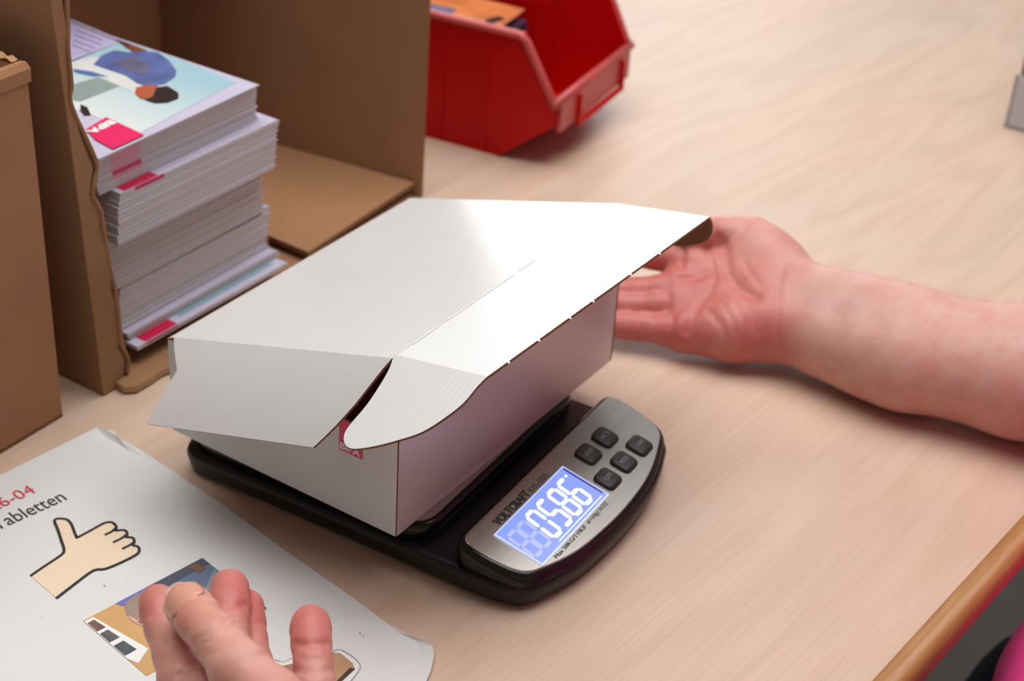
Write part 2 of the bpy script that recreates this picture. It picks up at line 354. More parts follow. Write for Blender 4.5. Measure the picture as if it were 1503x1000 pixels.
# side flap: two facets (a soft bend)
def strip_flap(name, curve, parent, mats=WB):
    """curve: list of (left polyline rows); rows of equal count -> thick bent board"""
    rows = [[np.array(p) for p in r] for r in curve]; n = len(rows[0]); m_ = len(rows)
    G = np.array(rows); N = np.zeros_like(G)
    for i in range(m_):
        for j in range(n):
            du = G[i, min(j+1, n-1)]-G[i, max(j-1, 0)]; dv = G[min(i+1, m_-1), j]-G[max(i-1, 0), j]
            v = np.cross(du, dv); N[i, j] = v/max(np.linalg.norm(v), 1e-9)
    if N[0, n//2] @ n_ < 0: N = -N
    top = G.reshape(-1, 3); bot = (G-N*T).reshape(-1, 3); k = n*m_
    Fs = []; mi = []
    for i in range(m_-1):
        for j in range(n-1):
            a = (i*n+j, i*n+j+1, (i+1)*n+j+1, (i+1)*n+j); Fs.append(a); mi.append(0); Fs.append(tuple(k+q for q in reversed(a))); mi.append(1)
    bd = [j for j in range(n)]+[i*n+n-1 for i in range(1, m_)]+[(m_-1)*n+j for j in range(n-2, -1, -1)]+[i*n for i in range(m_-2, 0, -1)]
    ex = list(top)+list(bot)
    for a, b in zip(bd, bd[1:]+bd[:1]):
        q = len(ex); ex += [top[a], top[b], bot[b], bot[a]]; Fs.append((q, q+1, q+2, q+3)); mi.append(2)
    o = obj(name, ex, Fs, list(mats), parent, mi=mi, recalc=False)
    for p in o.data.polygons: p.use_smooth = (p.material_index != 2)
    return o
def bent(x0, t, s, be0, be1, sg=-1, smax=.055):
    # distance s from the hinge x0 outward with the bend growing from be0 to be1
    n = 12; P = Lp(x0, t).copy(); ds = s/n
    for i in range(n):
        u = min((i+.5)*ds/smax, 1); be = be0+(be1-be0)*u
        P = P+ds*(sg*X_*math.cos(be)-n_*math.sin(be))
    return P
rows = []
for i in range(9):
    u = i/8; s = .0538*u
    # left contour has a notch near the hinge; right contour runs concave towards the lower corner
    tl = np.interp(u, [0, .02, .38, 1], [.003, .003, .0165, .0055])
    tr = np.interp(u, [0, .12, .3, .5, .7, .85, 1], [.169, .1655, .161, .1555, .1485, .142, .1345])
    rows.append([bent(.0025, tl+(tr-tl)*j/14, s, .66, .88) for j in range(15)])
strip_flap('side_flap', rows, carton)
rows = [[Lp(.2357, .006+.15*j/6)+ (X_*math.cos(1.45)-n_*math.sin(1.45))*.05*i/3 for j in range(7)] for i in range(4)]
strip_flap('side_flap', rows, carton)
# front flap
GA = .13
f_ = e_*math.cos(GA)-n_*math.sin(GA); nf = n_*math.cos(GA)+e_*math.sin(GA)
def Fp(x, s): return Lp(0, LL)+X_*x+f_*s
FL1 = onplane(715, 553, Fp(0, 0)+O, nf)-O; FR1 = onplane(1042, 318, Fp(0, 0)+O, nf)-O
ff = sheet('front_flap', [Lp(.0030, LL), Lp(.2355, LL), FR1, FL1], nf, T, *WB, carton)
# perforated crease: white dashes paint the fold's highlight onto the slits
for k, (a, b) in enumerate(((.020, .045), (.052, .078), (.082, .118), (.122, .14))):
    pts = [Lp(x, LL-.0006)+n_*.0003 for x in np.linspace(a, b, 5)]
    ribbon('crease_slit_highlight', pts, .0011, M_wtext, ff, up=n_)
# torn nicks on the flap's outer edge
for q in (.08, .2, .33, .43, .6, .74):
    c = FL1+(FR1-FL1)*q
    obj('paper_nick', [c+X_*.001, c-X_*.0012, c+f_*.0014-nf*.0006, c-nf*.0018], [(0, 1, 2), (0, 1, 3), (0, 2, 3), (1, 2, 3)], M_wtext, ff)
# left ear, bent down a little along the flap's left end
de = .42
hd = (FL1-Lp(.003, LL)); hd /= np.linalg.norm(hd)
od = np.cross(nf, hd); od /= np.linalg.norm(od)
if od[0] > 0: od = -od
ed = od*math.cos(de)-nf*math.sin(de); en = np.cross(ed, hd); en = en if en@nf > 0 else -en
ear_px = smoothline([(578, 520), (572, 540), (558, 565), (538, 595), (515, 622), (506, 636), (505, 648), (510, 656), (522, 659), (550, 655), (585, 646), (620, 634), (652, 614), (680, 592), (700, 568), (715, 553)], 3)
sheet('flap_ear', [onplane(p[0], p[1], Lp(.003, LL)+O, en)-O for p in ear_px], en, T, *WB, carton)
# right ear, folded under, showing its brown inside
hd2 = (FR1-Lp(.2355, LL)); hd2 /= np.linalg.norm(hd2)
od2 = np.cross(hd2, nf); od2 /= np.linalg.norm(od2); od2 = od2 if od2[0] > 0 else -od2
de2 = 1.45; ed2 = od2*math.cos(de2)-nf*math.sin(de2); en2 = np.cross(hd2, ed2); en2 = en2 if en2[0] > 0 else -en2
ear2 = smoothline([(1042, 318), (1046, 327), (1046, 340), (1040, 350), (1028, 356), (1008, 359), (990, 359), (965, 356)], 3)
ear2 = [onplane(p[0], p[1], FR1+O, en2)-O for p in ear2]+[Lp(.2355, LL)+ed2*.012, Lp(.2355, LL)]
sheet('flap_ear', ear2, en2, T, *WB, carton)

# ------------------------------------------------------------------ big open cardboard box
bigbox = empty('open_shipping_box', (.21, .39, 0)); BO = np.array([.21, .39, 0])
tag(bigbox, 'large open brown cardboard box with a torn front edge, holding the brochure stack', 'box')
def sb(name, poly, n, t=.004, mo=M_kraft, mi=M_kraft, me_=M_kraftd): return sheet(name, [np.array(p)-BO for p in poly], n, t, mo, mi, me_, bigbox)
YF = .262
fold = [ax(74, 0, 1, YF), ax(150, 575, 1, YF)]
fd = (fold[0]-fold[1]); fold_top = fold[1]+fd*1.12; fb = fold[1]-fd*(fold[1][2]-.001)/fd[2]
tear_px = [(99, -40), (102, 0), (104, 40), (103, 80), (106, 124), (107, 147), (116, 170), (125, 196), (139, 228), (144, 245), (142, 262), (139, 286), (151, 309), (156, 335), (159, 362), (166, 396), (172, 425), (174, 443), (180, 489), (183, 508), (189, 528), (189, 550), (189, 574)]
random.seed(3)
tear = [ax(p[0]+random.uniform(-1.5, 1.5), p[1], 1, YF) for p in tear_px]
tear2 = [ax(p[0]-8+random.uniform(-5, 3), p[1]+random.uniform(-4, 4), 1, YF) for p in tear_px]
tear[-1][2] = tear2[-1][2] = max(.0015, tear[-1][2])
sb('front_flange', [fb, *reversed(tear), fold_top], (0, -1, 0), .0035, M_kraft, M_kraft, M_tear)
sb('torn_liner', [fb+[0, -.0014, 0], *[p+[0, -.0014, 0] for p in reversed(tear2)], fold_top+[0, -.0014, 0]], (0, -1, 0), .0013, M_kraft, M_kraft, M_tear)
for k_, off in ((0, -4),):
    pts = [ax(p[0]+off+random.uniform(-2.5, 2.5), p[1]+random.uniform(-3, 3), 1, YF-.0004-random.uniform(0, .0012)) for p in tear_px[:-1]]
    tube('rumpled_tear', smoothline(pts, 3), .0016, M_kraft, bigbox, 7).location = -Vector(BO)
bl0 = np.array([.030, .532, .0]); bl1 = bl0+(fold_top-fb)*[1, 0, 1]
sb('left_panel', [fb, bl0+[0, 0, .001], bl1, fold_top], (-1, -.02, 0))
A = np.array([.3985, .273, .001]); B = np.array([.362, .525, .001]); ZT = np.array([.004, 0, .30])
sb('right_panel', [A, B, B+ZT, A+ZT], (1, .14, 0))
sb('back_panel', [B, bl0+[0, 0, .001], bl0+[0, 0, .30], B+[0, 0, .30]], (0, 1, 0))
sb('added_shade_flap', [B+[0, 0, .298], bl0+[0, 0, .298], bl0+[.01, -.10, .290], B+[-.005, -.10, .290]], (0, 0, 1))  # unseen flap, added above the back half to darken the box interior
sb('floor_panel', [(.052, .262, .0040), (.388, .277, .0040), (.358, .518, .0040), (.036, .524, .0040)], (0, 0, 1), .003)
sb('floor_flap', [(.247, .268, .0135), (.3925, .277, .0135), (.361, .518, .0135), (.254, .51, .0135)], (0, 0, 1), .004)
sb('floor_flap', [(.075, .305, .0175), (.240, .30, .0175), (.240, .51, .0175), (.046, .51, .0175)], (0, 0, 1), .013)
rg = [(.040, .252, .006)]+[(.046+.012*k, .2475+random.uniform(-.003, .003)-.0005*k, .006) for k in range(10)]+[(.16, .30, .006), (.05, .30, .006)]
sb('torn_floor_edge', rg, (0, 0, 1), .0045, M_kraft, M_kraft, M_tear)

# ------------------------------------------------------------------ stack of brochures
def page_mat(name, c0, c1):
    m = bpy.data.materials.new(name); m.use_nodes = True; nt = m.node_tree; N = nt.nodes; L = nt.links; b = N['Principled BSDF']; b.inputs['Roughness'].default_value = .6
    tc = N.new('ShaderNodeTexCoord'); mp = N.new('ShaderNodeMapping'); mp.inputs['Scale'].default_value = (4, 4, 1500); L.new(tc.outputs['Object'], mp.inputs[0])
    no = N.new('ShaderNodeTexNoise'); no.inputs['Scale'].default_value = 1; no.inputs['Detail'].default_value = 1; L.new(mp.outputs[0], no.inputs[0])
    r = N.new('ShaderNodeValToRGB'); r.color_ramp.elements[0].position = .35; r.color_ramp.elements[1].position = .6; r.color_ramp.elements[0].color = (*c0, 1); r.color_ramp.elements[1].color = (*c1, 1)
    L.new(no.outputs[0], r.inputs[0]); L.new(r.outputs[0], b.inputs['Base Color']); return m
M_pages = page_mat('page_edges', (.40, .37, .42), (.62, .59, .60))
M_pbleed = page_mat('page_edges_pink_bleed', (.62, .22, .32), (.72, .40, .48))
M_pbleed2 = page_mat('page_edges_magenta_bleed', (.50, .02, .12), (.62, .05, .18))
M_cover = mat('lavender_white_cover', (.56, .53, .68), .3, var=.03, scale=10)
BW, BD = .152, .208
Z0, NB = .0178, 46; BT_ = (.160-Z0)/(NB-.65)
tpl = []
def brochure_mesh(bleed, th):
    # folded booklet: spine at +x is slightly thicker and rounded, pages flush at -x
    me_m = [M_pages, M_cover, {0: M_pages, 1: M_pbleed, 2: M_pbleed2}[bleed]]
    V = []; Fs = []; mi = []
    xs = [0, .013, .039, BW-.004, BW-.0012, BW]
    zt = [th, th, th, th, th*.86, th*.55]; zb = [0, 0, 0, 0, th*.14, th*.45]
    for y in (0, BD):
        V += [(x, y, z) for x, z in zip(xs, zt)]+[(x, y, z) for x, z in zip(xs, zb)]
    n = 12
    for i in range(5):
        Fs.append((i, i+1, n+i+1, n+i)); mi.append(1)
        Fs.append((6+i, n+6+i, n+7+i, 7+i)); mi.append(1)
        Fs.append((i, 6+i, 7+i, i+1)); mi.append(2 if i == 1 else 0)
        Fs.append((n+i, n+i+1, n+7+i, n+6+i)); mi.append(0)
    Fs.append((0, n, n+6, 6)); mi.append(0); Fs.append((5, 11, n+11, n+5)); mi.append(1)
    return V, Fs, mi, me_m
meshes = {}
for bl in (0, 1, 2):
    V, Fs, mi, mm = brochure_mesh(bl, BT_*.97)
    o = obj('brochure', V, Fs, mm, mi=mi); meshes[bl] = o.data; bpy.data.objects.remove(o)
random.seed(11)
bund = [(0, 1, .063, .268, -.012), (1, 3, .0655, .2715, -.004), (3, 13, .066, .2785, .010), (13, 25, .0585, .2785, .004), (25, 36, .064, .2705, -.008), (36, 46, .0545, .2775, .010)]
specials = {}
for i in range(NB):
    for bi, (a, b, bx, by, br) in enumerate(bund):
        if a <= i < b: break
    pos = (i-a)/(b-a)
    topb = bi == 5
    bleed = 0
    if topb and i >= 38 and i < 45: bleed = 1
    if topb and i == 39: bleed = 2
    if bi == 4 and i == 35: bleed = 2
    o = bpy.data.objects.new('brochure', meshes[bleed]); C.objects.link(o)
    lean = .006*(pos-.5) if bi in (2, 4) else -.003*(pos-.5)
    o.location = (bx+random.uniform(-.0007, .0007)+lean*1.1, by+random.uniform(-.0005, .0005)+lean*.3, Z0+i*BT_)
    o.rotation_euler = (0, 0, br+random.uniform(-.003, .003))
    if i == NB-1:
        o.location = (.0524, .2712, Z0+i*BT_); o.rotation_euler = (0, 0, .018); o.scale = (1, 1, .35); top_b = o
        tag(o, 'topmost brochure of the stack, cover photo of a dark-haired person in blue', 'brochure', 'brochures stacked in the open box')
    elif i == 35: tag(o, 'brochure with a dark magenta edge mark, right under the top bundle', 'brochure', 'brochures stacked in the open box'); mid_b = o
    elif i == 39: tag(o, 'brochure with the brightest magenta edge mark within the top bundle', 'brochure', 'brochures stacked in the open box')
    elif i == 0: 
        tag(o, 'lowest brochure of the stack, jutting out with a magenta cover corner', 'brochure', 'brochures stacked in the open box'); low_b = o
        o.location.y -= .006
    elif topb and bleed: tag(o, 'brochure with a pale pink edge mark in the top bundle', 'brochure', 'brochures stacked in the open box')
    else: tag(o, {1: 'white brochure lying directly on the lowest one, its lavender cover margin showing', 2: 'white brochure in the lower bundle, just above the jutting lowest ones', 3: 'white brochure in the middle bundle, set back to the left', 4: 'white brochure in the wide bundle right below the dark magenta mark', 5: 'plain white brochure at the bottom or top end of the topmost bundle'}[bi], 'brochure', 'brochures stacked in the open box')
# lowest cover fan: its magenta corner and teal picture peek out at the front
bpy.context.view_layer.update()
def cov(o, pts, name, m, dz, par=None):
    return flat(name, [(p[0], p[1], BT_*.97+dz) for p in pts], m, par or o)
# the lowest visible booklets slide forward: prints on the front faces of the lowest four
ZTOP = Z0+(NB-1)*BT_+BT_*.35
inv = Matrix.Translation(top_b.location) @ Matrix.Rotation(.018, 4, 'Z'); inv.invert()
def cpt(px, py, dz=0.0):
    p = inv @ Vector(at(px, py, ZTOP-.0001)); return (p.x, p.y, BT_*.97+dz/.35)
def gradmat(name, c0, c1, axis, lo, hi):
    m = bpy.data.materials.new(name); m.use_nodes = True; nt = m.node_tree; N = nt.nodes; L = nt.links; b = N['Principled BSDF']; b.inputs['Roughness'].default_value = .3
    tc = N.new('ShaderNodeTexCoord'); sp = N.new('ShaderNodeSeparateXYZ'); L.new(tc.outputs['Object'], sp.inputs[0])
    mr = N.new('ShaderNodeMapRange'); mr.inputs[1].default_value = lo; mr.inputs[2].default_value = hi; L.new(sp.outputs[axis], mr.inputs[0])
    r = N.new('ShaderNodeValToRGB'); r.color_ramp.elements[0].color = (*c0, 1); r.color_ramp.elements[1].color = (*c1, 1); L.new(mr.outputs[0], r.inputs[0]); L.new(r.outputs[0], b.inputs['Base Color']); return m
M_sky = gradmat('printed_sea_and_sky', srgb(222, 226, 224), srgb(160, 196, 208), 0, .03, .13)
def cp(name, pts, m, dz): return flat(name, [cpt(px, py, dz) for px, py in pts], m, top_b)
cp('cover_photo', [(104, 158), (205, 196), (347, 121), (264, 88), (180, 60), (104, 90)], M_sky, .0002)
cp('cover_text_field', [(104, 28), (180, 60), (104, 92)], mat('printed_lilac', srgb(186, 178, 214), .35), .0002)
for k, (a, b) in enumerate((((112, 45), (150, 60)), ((110, 52), (148, 66)), ((108, 60), (140, 72)), ((107, 67), (132, 77)))):
    ribbon('cover_text_line', [cpt(*a, .0004), cpt(*b, .0004)], .0011, mat('lilac_ink', srgb(120, 108, 170), .5), top_b)
ribbon('cover_border', [cpt(106, 33, .0005), cpt(190, 68, .0005)], .0022, mat('taupe_print', srgb(150, 140, 145), .5), top_b)
cp('printed_bench', [(106, 125), (150, 112), (176, 127), (118, 150), (106, 148)], mat('printed_grey_green', srgb(140, 155, 152), .35), .0003)
cp('printed_figure_trousers', [(104, 92), (140, 84), (196, 118), (212, 128), (200, 138), (150, 116), (108, 106)], mat('printed_white_cloth', srgb(214, 216, 216), .35), .0004)
cp('printed_figure_sash', [(107, 102), (135, 106), (160, 114), (135, 113), (109, 107)], mat('printed_blue', srgb(80, 110, 165), .35), .0005)
cp('printed_figure_arm', [(168, 58), (182, 62), (214, 74), (218, 79), (200, 80), (186, 72)], mat('printed_brown_skin', srgb(125, 70, 52), .35), .0005)
cp('printed_figure_shirt', [(137, 96), (150, 82), (168, 75), (188, 78), (216, 76), (232, 78), (248, 90), (259, 105), (257, 114), (242, 124), (222, 128), (202, 124), (184, 112), (160, 104)], mat('printed_denim', srgb(92, 106, 160), .35, var=.25, scale=60), .0006)
cp('printed_figure_shirt_fold', [(165, 92), (196, 84), (222, 98), (214, 112), (190, 106)], mat('printed_slate', srgb(104, 104, 130), .35, var=.2, scale=60), .0007)
cp('printed_figure_face', [(200, 130), (216, 126), (232, 128), (234, 142), (222, 148), (206, 146), (198, 138)], mat('printed_tan_skin', srgb(176, 92, 66), .35), .0008)
cp('printed_figure_hair', [(230, 130), (246, 128), (262, 138), (262, 146), (246, 152), (228, 153), (212, 148), (224, 144)], mat('printed_dark_hair', srgb(52, 40, 40), .35), .0009)
cp('printed_small_figure', [(118, 154), (128, 158), (134, 170), (124, 171), (118, 164)], mat('printed_dark_hair', srgb(52, 40, 40), .35), .0004)
mg = cp('cover_tag', [(126, 192), (156, 174), (212, 200), (166, 221), (140, 207)], M_pink, .0010); mg['label'] = 'magenta square with white lettering'
v0 = Vector(cpt(161, 179, .0013)); v1 = Vector(cpt(124, 197, .0013)); vu = Vector(cpt(168, 187, .0013))
text('cover_lettering', 'BIPA', .0085, frame(v0, v1-v0, (vu-v0)), M_wtext, top_b, width=(v1-v0).length*.95, bold=.0005)
# prints showing on the lowest brochure's front edge band
M_mag2 = mat('deep_magenta_print', srgb(200, 14, 72), .4, var=.04)
flat('cover_tag', [(.008, .0006, BT_*.97+.0002), (.038, .0006, BT_*.97+.0002), (.038, .020, BT_*.97+.0002), (.008, .020, BT_*.97+.0002)], M_mag2, low_b)
flat('cover_photo', [(.046, .006, BT_*.97+.0002), (.142, .006, BT_*.97+.0002), (.142, .025, BT_*.97+.0002), (.046, .025, BT_*.97+.0002)], mat('printed_teal', srgb(140, 172, 186), .35), low_b)
flat('cover_tag', [(.004, .0004, BT_*.97+.0002), (.034, .0004, BT_*.97+.0002), (.034, .020, BT_*.97+.0002), (.004, .020, BT_*.97+.0002)], M_mag2, mid_b)
# thin front-edge band of the cover tag on the lowest brochure
flat('cover_tag_edge', [(.008, -.0003, BT_*.55), (.038, -.0003, BT_*.55), (.038, -.0003, BT_*.97), (.008, -.0003, BT_*.97)], M_mag2, low_b)

# ------------------------------------------------------------------ left small brown box
sbx = empty('cardboard_box', (-.0021, .2643, 0), math.radians(.6))
tag(sbx, 'smaller brown cardboard box at the left edge, in front of the torn one', 'box')
SH = .238
def s2(name, poly, n, t=.003, mm=None): return sheet(name, poly, n, t, mm or M_kraft2, M_kraft, M_tear, sbx)
s2('front_panel', [(-.22, 0, 0), (0, 0, 0), (.0, 0, SH), (-.22, 0, SH)], (0, -1, 0))
s2('right_panel', [(0, .0005, 0), (0, .26, 0), (0, .26, SH+.004), (0, .0005, SH+.002)], (1, 0, 0), .005)
s2('left_panel', [(-.22, 0, 0), (-.22, .26, 0), (-.22, .26, SH), (-.22, 0, SH)], (-1, 0, 0))
s2('back_panel', [(-.22, .26, 0), (0, .26, 0), (0, .26, SH), (-.22, .26, SH)], (0, 1, 0))
s2('bottom_panel', [(-.22, 0, 0), (0, 0, 0), (0, .26, 0), (-.22, .26, 0)], (0, 0, -1))
V, Fs = loft([[(-.22, -.0012, SH-.008), (-.22, -.0012, SH), (-.22, .0015, SH+.0035), (-.22, .006, SH+.003), (-.22, .006, SH-.002)], [(.0015, -.0012, SH-.008), (.0020, -.0012, SH), (.0015, .0015, SH+.0035), (.001, .006, SH+.003), (.001, .006, SH-.002)]])
obj('folded_rim', V, Fs, M_kraft2, sbx, False)
V = []; Fs = []
for k in range(60):   # corrugation core along the right panel's upper edge
    y = .006+k*.0042; z = SH+.004+(.0016 if k % 2 else -.0002)
    V += [(-.0052, y, z), (-.0002, y, z)]
    if k: Fs.append((2*k-2, 2*k-1, 2*k+1, 2*k))
obj('corrugated_edge', V, Fs, M_tear, sbx)
o = box('folded_leaflets', -.2, -.008, .012, .24, .02, SH-.012, mat('pale_pink_paper', srgb(225, 196, 190), .5, var=.1, scale=60)); o.location = sbx.location; o.rotation_euler = sbx.rotation_euler
tag(o, 'pale pinkish stack of paper inside the small brown box', 'paper')
for v in o.data.vertices: v.co.z = max(v.co.z, .0032) if v.co.z > .1 else .0032

# ------------------------------------------------------------------ red storage bin
bn = empty('storage_bin', (.5026, .2682, 0), math.radians(7))
tag(bn, 'red plastic open-front stacking bin with a label slot', 'storage bin')
W_, D_, HZ = .150, .215, .118
xl = lambda z: -.0005-.005*z/HZ
xr = lambda z: W_+.006*z/HZ
LY, LZ, LZ0 = -.0505, .062, .040   # lip: front position, top, lower edge
side = [(0.0, 0.0), (-.034, LZ0-.012), (LY, LZ0), (LY, LZ), (-.0205, HZ), (D_, HZ), (D_-.012, 0)]
def wall(name, fx, nx, t=.003): return sheet(name, [(fx(z), y, z) for y, z in side], (nx, 0, 0), t, M_red, M_red, M_red, bn)
wall('side_wall', xl, -1); wall('side_wall', xr, 1)
sheet('bin_floor', [(xl(0), 0, .003), (xr(0), 0, .003), (xr(0), D_-.012, .003), (xl(0), D_-.012, .003)], (0, 0, 1), .003, M_red, M_red, M_red, bn)
sheet('back_wall', [(xl(0), D_-.012, 0), (xr(0), D_-.012, 0), (xr(HZ), D_, HZ), (xl(HZ), D_, HZ)], (0, 1, 0), .003, M_red, M_red, M_red, bn)
V, Fs = loft([[(x, 0, 0), (x, -.034, LZ0-.012), (x, LY, LZ0), (x, LY, LZ), (x, LY+.003, LZ), (x, LY+.003, LZ0+.001), (x, -.031, LZ0-.010), (x, .003, .003)] for x in (xl(.02), xr(.02))])
obj('front_wall', V, Fs, M_red, bn)
M_redl = mat('red_plastic_pale', (.50, .07, .07), .4, var=.1)  # paler red for the rims and the label panel
for fx, s in ((xl, -1), (xr, 1)):
    tube('rim', [(fx(HZ)+s*.001, D_, HZ-.002), (fx(HZ)+s*.001, .1, HZ-.002), (fx(HZ)+s*.001, -.016, HZ-.002), (fx(HZ)+s*.001, -.0225, HZ-.006), (fx(LZ)+s*.001, LY+.004, LZ+.006), (fx(LZ)+s*.001, LY, LZ)], .0036, M_redl, bn)
tube('lip_rim', [(xl(LZ)-.004, LY-.0005, LZ), (W_/2, LY-.0005, LZ), (xr(LZ)+.004, LY-.0005, LZ)], .0040, M_redl, bn)
tube('rim', [(xl(HZ), D_, HZ-.002), (W_/2, D_, HZ-.002), (xr(HZ), D_, HZ-.002)], .0034, M_redl, bn)
lp = sheet('label_panel', [(.004, LY-.0035, LZ0-.006), (W_, LY-.0035, LZ0-.006), (W_, LY-.0035, LZ-.001), (.004, LY-.0035, LZ-.001)], (0, -1, 0), .0035, M_redl, M_red, M_redl, bn)
for x0 in (.036, W_-.022):
    V, Fs = loft([[(x0, LY-.0035, LZ0-.010), (x0+.0035, LY-.0035, LZ0-.010), (x0+.0035, LY-.0075, LZ0-.008), (x0, LY-.0075, LZ0-.008)], [(x0, LY-.0035, LZ-.004), (x0+.0035, LY-.0035, LZ-.004), (x0+.0035, LY-.0070, LZ-.006), (x0, LY-.0070, LZ-.006)]])
    obj('label_slot_rail', V, Fs, M_red, lp)
box('label_slot_rail', .036, W_-.0185, LY-.0075, LY-.0030, LZ0-.011, LZ0-.0075, M_red, lp)
for fx, s in ((xl, -1), (xr, 1)):
    for y in (.014, .056, .105, .16):
        V, Fs = loft([[(fx(z)+s*o_, y+dy, z) for o_, dy in ((0, -.0016), (.0016, -.0008), (.0016, .0008), (0, .0016))] for z in (.004, HZ-.005)])
        obj('rib', V, Fs, M_red, bn)
    for y in (.02, .09):
        V, Fs = loft([[(fx(z)-s*(.003+o_), y+dy, z) for o_, dy in ((0, -.0016), (.0014, -.0008), (.0014, .0008), (0, .0016))] for z in (.006, HZ-.005)])
        obj('rib', V, Fs, M_red, bn)
# picture cards in the bin
cols = [('printed_orange', (214, 130, 78)), ('printed_night', (40, 34, 48)), ('printed_violet', (96, 88, 130))]
lab = ['orange printed photo card lying in the red bin', 'dark printed photo card lying in the red bin', 'violet-grey printed photo card lying in the red bin']
for k in range(3):
    m_ = mat(cols[k][0], srgb(*cols[k][1]), .3, var=.3, scale=25)
    px = [(.006, .042), (.006, .060), (.004, .045)][k]
    V = [(0, 0, 0), (.132-.02*k, 0, 0), (.132-.02*k, .09, 0), (0, .09, 0)]
    o = sheet('photo_card', V, (0, 0, 1), .0006, m_, M_wtext, M_wtext, None)
    o.matrix_world = bn.matrix_basis @ Matrix.Translation((px[0], px[1]+.02*k, [.080, .0775, .083][k])) @ Matrix.Rotation([.05, -.03, .12][k], 4, 'Z') @ Matrix.Rotation([.03, .05, .02][k], 4, 'X')
    tag(o, lab[k], 'photo card', 'photo cards in the red bin')
    if k == 0:
        mk = mat('printed_black_figure', srgb(28, 24, 34), .35)
        cu = smoothline([(.030, .010), (.045, .018), (.055, .012), (.07, .006), (.085, .014), (.1, .008)], 4)
        ribbon('printed_figure', [(p[0], p[1], .0003) for p in [(q[0], q[1]) for q in cu]], .009, mk, o)
M_cstk = mat('printed_dark_violet', srgb(70, 62, 86), .5, var=.3, scale=200)
for k in range(18):
    o = sheet('photo_card', [(0, 0, 0), (.13, 0, 0), (.13, .16, 0), (0, .16, 0)], (0, 0, 1), .0035, M_cstk, M_cstk, M_cstk, None) if k == 0 else o.copy()
    if k: C.objects.link(o)
    o.matrix_world = bn.matrix_basis @ Matrix.Translation((.007+random.uniform(0, .004), (.040+random.uniform(0, .008)), .0070+k*.0037))
    tag(o, 'dark violet photo card stacked below the top cards in the red bin', 'photo card', 'photo cards in the red bin')

# ------------------------------------------------------------------ white tray and brown cartons at the right edge
tb = empty('white_tray', (.863, -.058, 0), math.radians(-2))
tag(tb, 'white cardboard tray cut by the right edge of the picture', 'tray')
M_tray = mat('grey_white_board', srgb(190, 192, 195), .55, var=.03)
for nm, poly, n in (('front_panel', [(0, 0, 0), (0, -.20, 0), (0, -.20, .052), (0, 0, .052)], (-1, 0, 0)), ('side_panel', [(0, 0, 0), (.16, 0, 0), (.16, 0, .052), (0, 0, .052)], (0, 1, 0)),
                    ('side_panel', [(0, -.2, 0), (.16, -.2, 0), (.16, -.2, .052), (0, -.2, .052)], (0, -1, 0)), ('back_panel', [(.16, 0, 0), (.16, -.2, 0), (.16, -.2, .052), (.16, 0, .052)], (1, 0, 0)),
                    ('bottom_panel', [(0, 0, .001), (.16, 0, .001), (.16, -.2, .001), (0, -.2, .001)], (0, 0, -1))):
    sheet(nm, poly, n, .003, M_tray, M_tray, M_tray, tb)
bc = empty('brown_carton', (.8668, -.0612, .0042), math.radians(-2))
tag(bc, 'dark brown carton standing inside the white tray', 'carton')
M_dkraft = kraft('dark_kraft', srgb(112, 78, 50))
for nm, poly, n in (('front_panel', [(0, 0, 0), (0, -.18, 0), (0, -.18, .16), (0, 0, .16)], (-1, 0, 0)), ('side_panel', [(0, 0, 0), (.14, 0, 0), (.14, 0, .16), (0, 0, .16)], (0, 1, 0)),
                    ('side_panel', [(0, -.18, 0), (.14, -.18, 0), (.14, -.18, .16), (0, -.18, .16)], (0, -1, 0)), ('back_panel', [(.14, 0, 0), (.14, -.18, 0), (.14, -.18, .16), (.14, 0, .16)], (1, 0, 0)), ('top_panel', [(0, 0, .16), (.14, 0, .16), (.14, -.18, .16), (0, -.18, .16)], (0, 0, 1))):
    sheet(nm, poly, n, .003, M_dkraft, M_kraft, M_tear, bc)

# ------------------------------------------------------------------ instruction sheet
pd = np.array(at(632, 962))-np.array(at(142, 634)); pdir = math.atan2(pd[1], pd[0])
po = np.array(at(142, 634)); dn = pd/np.linalg.norm(pd); rt = np.array([-dn[1], dn[0], 0])   # rt points to the sheet's right edge (+X)
sheet_px = [(142, 634), (150, 637), (168, 646), (176, 652), (205, 664), (262, 700), (330, 746), (420, 812), (520, 882), (570, 920), (600, 938), (626, 950), (634, 956), (637, 968), (632, 990)]
pp = [np.array(at(*p)) for p in sheet_px]
w0 = np.array(at(632, 1000)); lw = -np.array([-dn[1], dn[0], 0])*.213
if lw[0] > 0: lw = -lw
br_ = pp[-1]; bl_ = br_+lw*.98+dn*.004; tl_ = pp[0]+lw
outline = [p[:2] for p in pp]+[(br_+lw*.06+dn*.006)[:2], bl_[:2], tl_[:2]]
cen = np.mean([o_ for o_ in outline], axis=0)
def sheet_z(x, y): return .0014
rings = []
for top, levels in ((0, (1.0,)), (1, (1.0, .985, .955, .93, .5))):
    for s in levels:
        rg_ = []
        for q in outline:
            p = cen+(np.array(q)-cen)*s
            d0 = np.linalg.norm(np.array(q)-pp[2][:2]); lift = .0035*math.exp(-(d0/.018)**2)*max(0, (s-.931)/.069)
            d1 = np.linalg.norm(np.array(q)-pp[12][:2]); lift += .0025*math.exp(-(d1/.02)**2)*max(0, (s-.931)/.069)
            rg_.append((p[0], p[1], (.0014+lift) if top else .0007))
        rings.append(rg_)
V, Fs = loft(rings)
ps = obj('instruction_sheet', V, Fs, M_paper, None); tag(ps, 'laminated white instruction sheet with a thumbs-up drawing lying on the table', 'sheet')
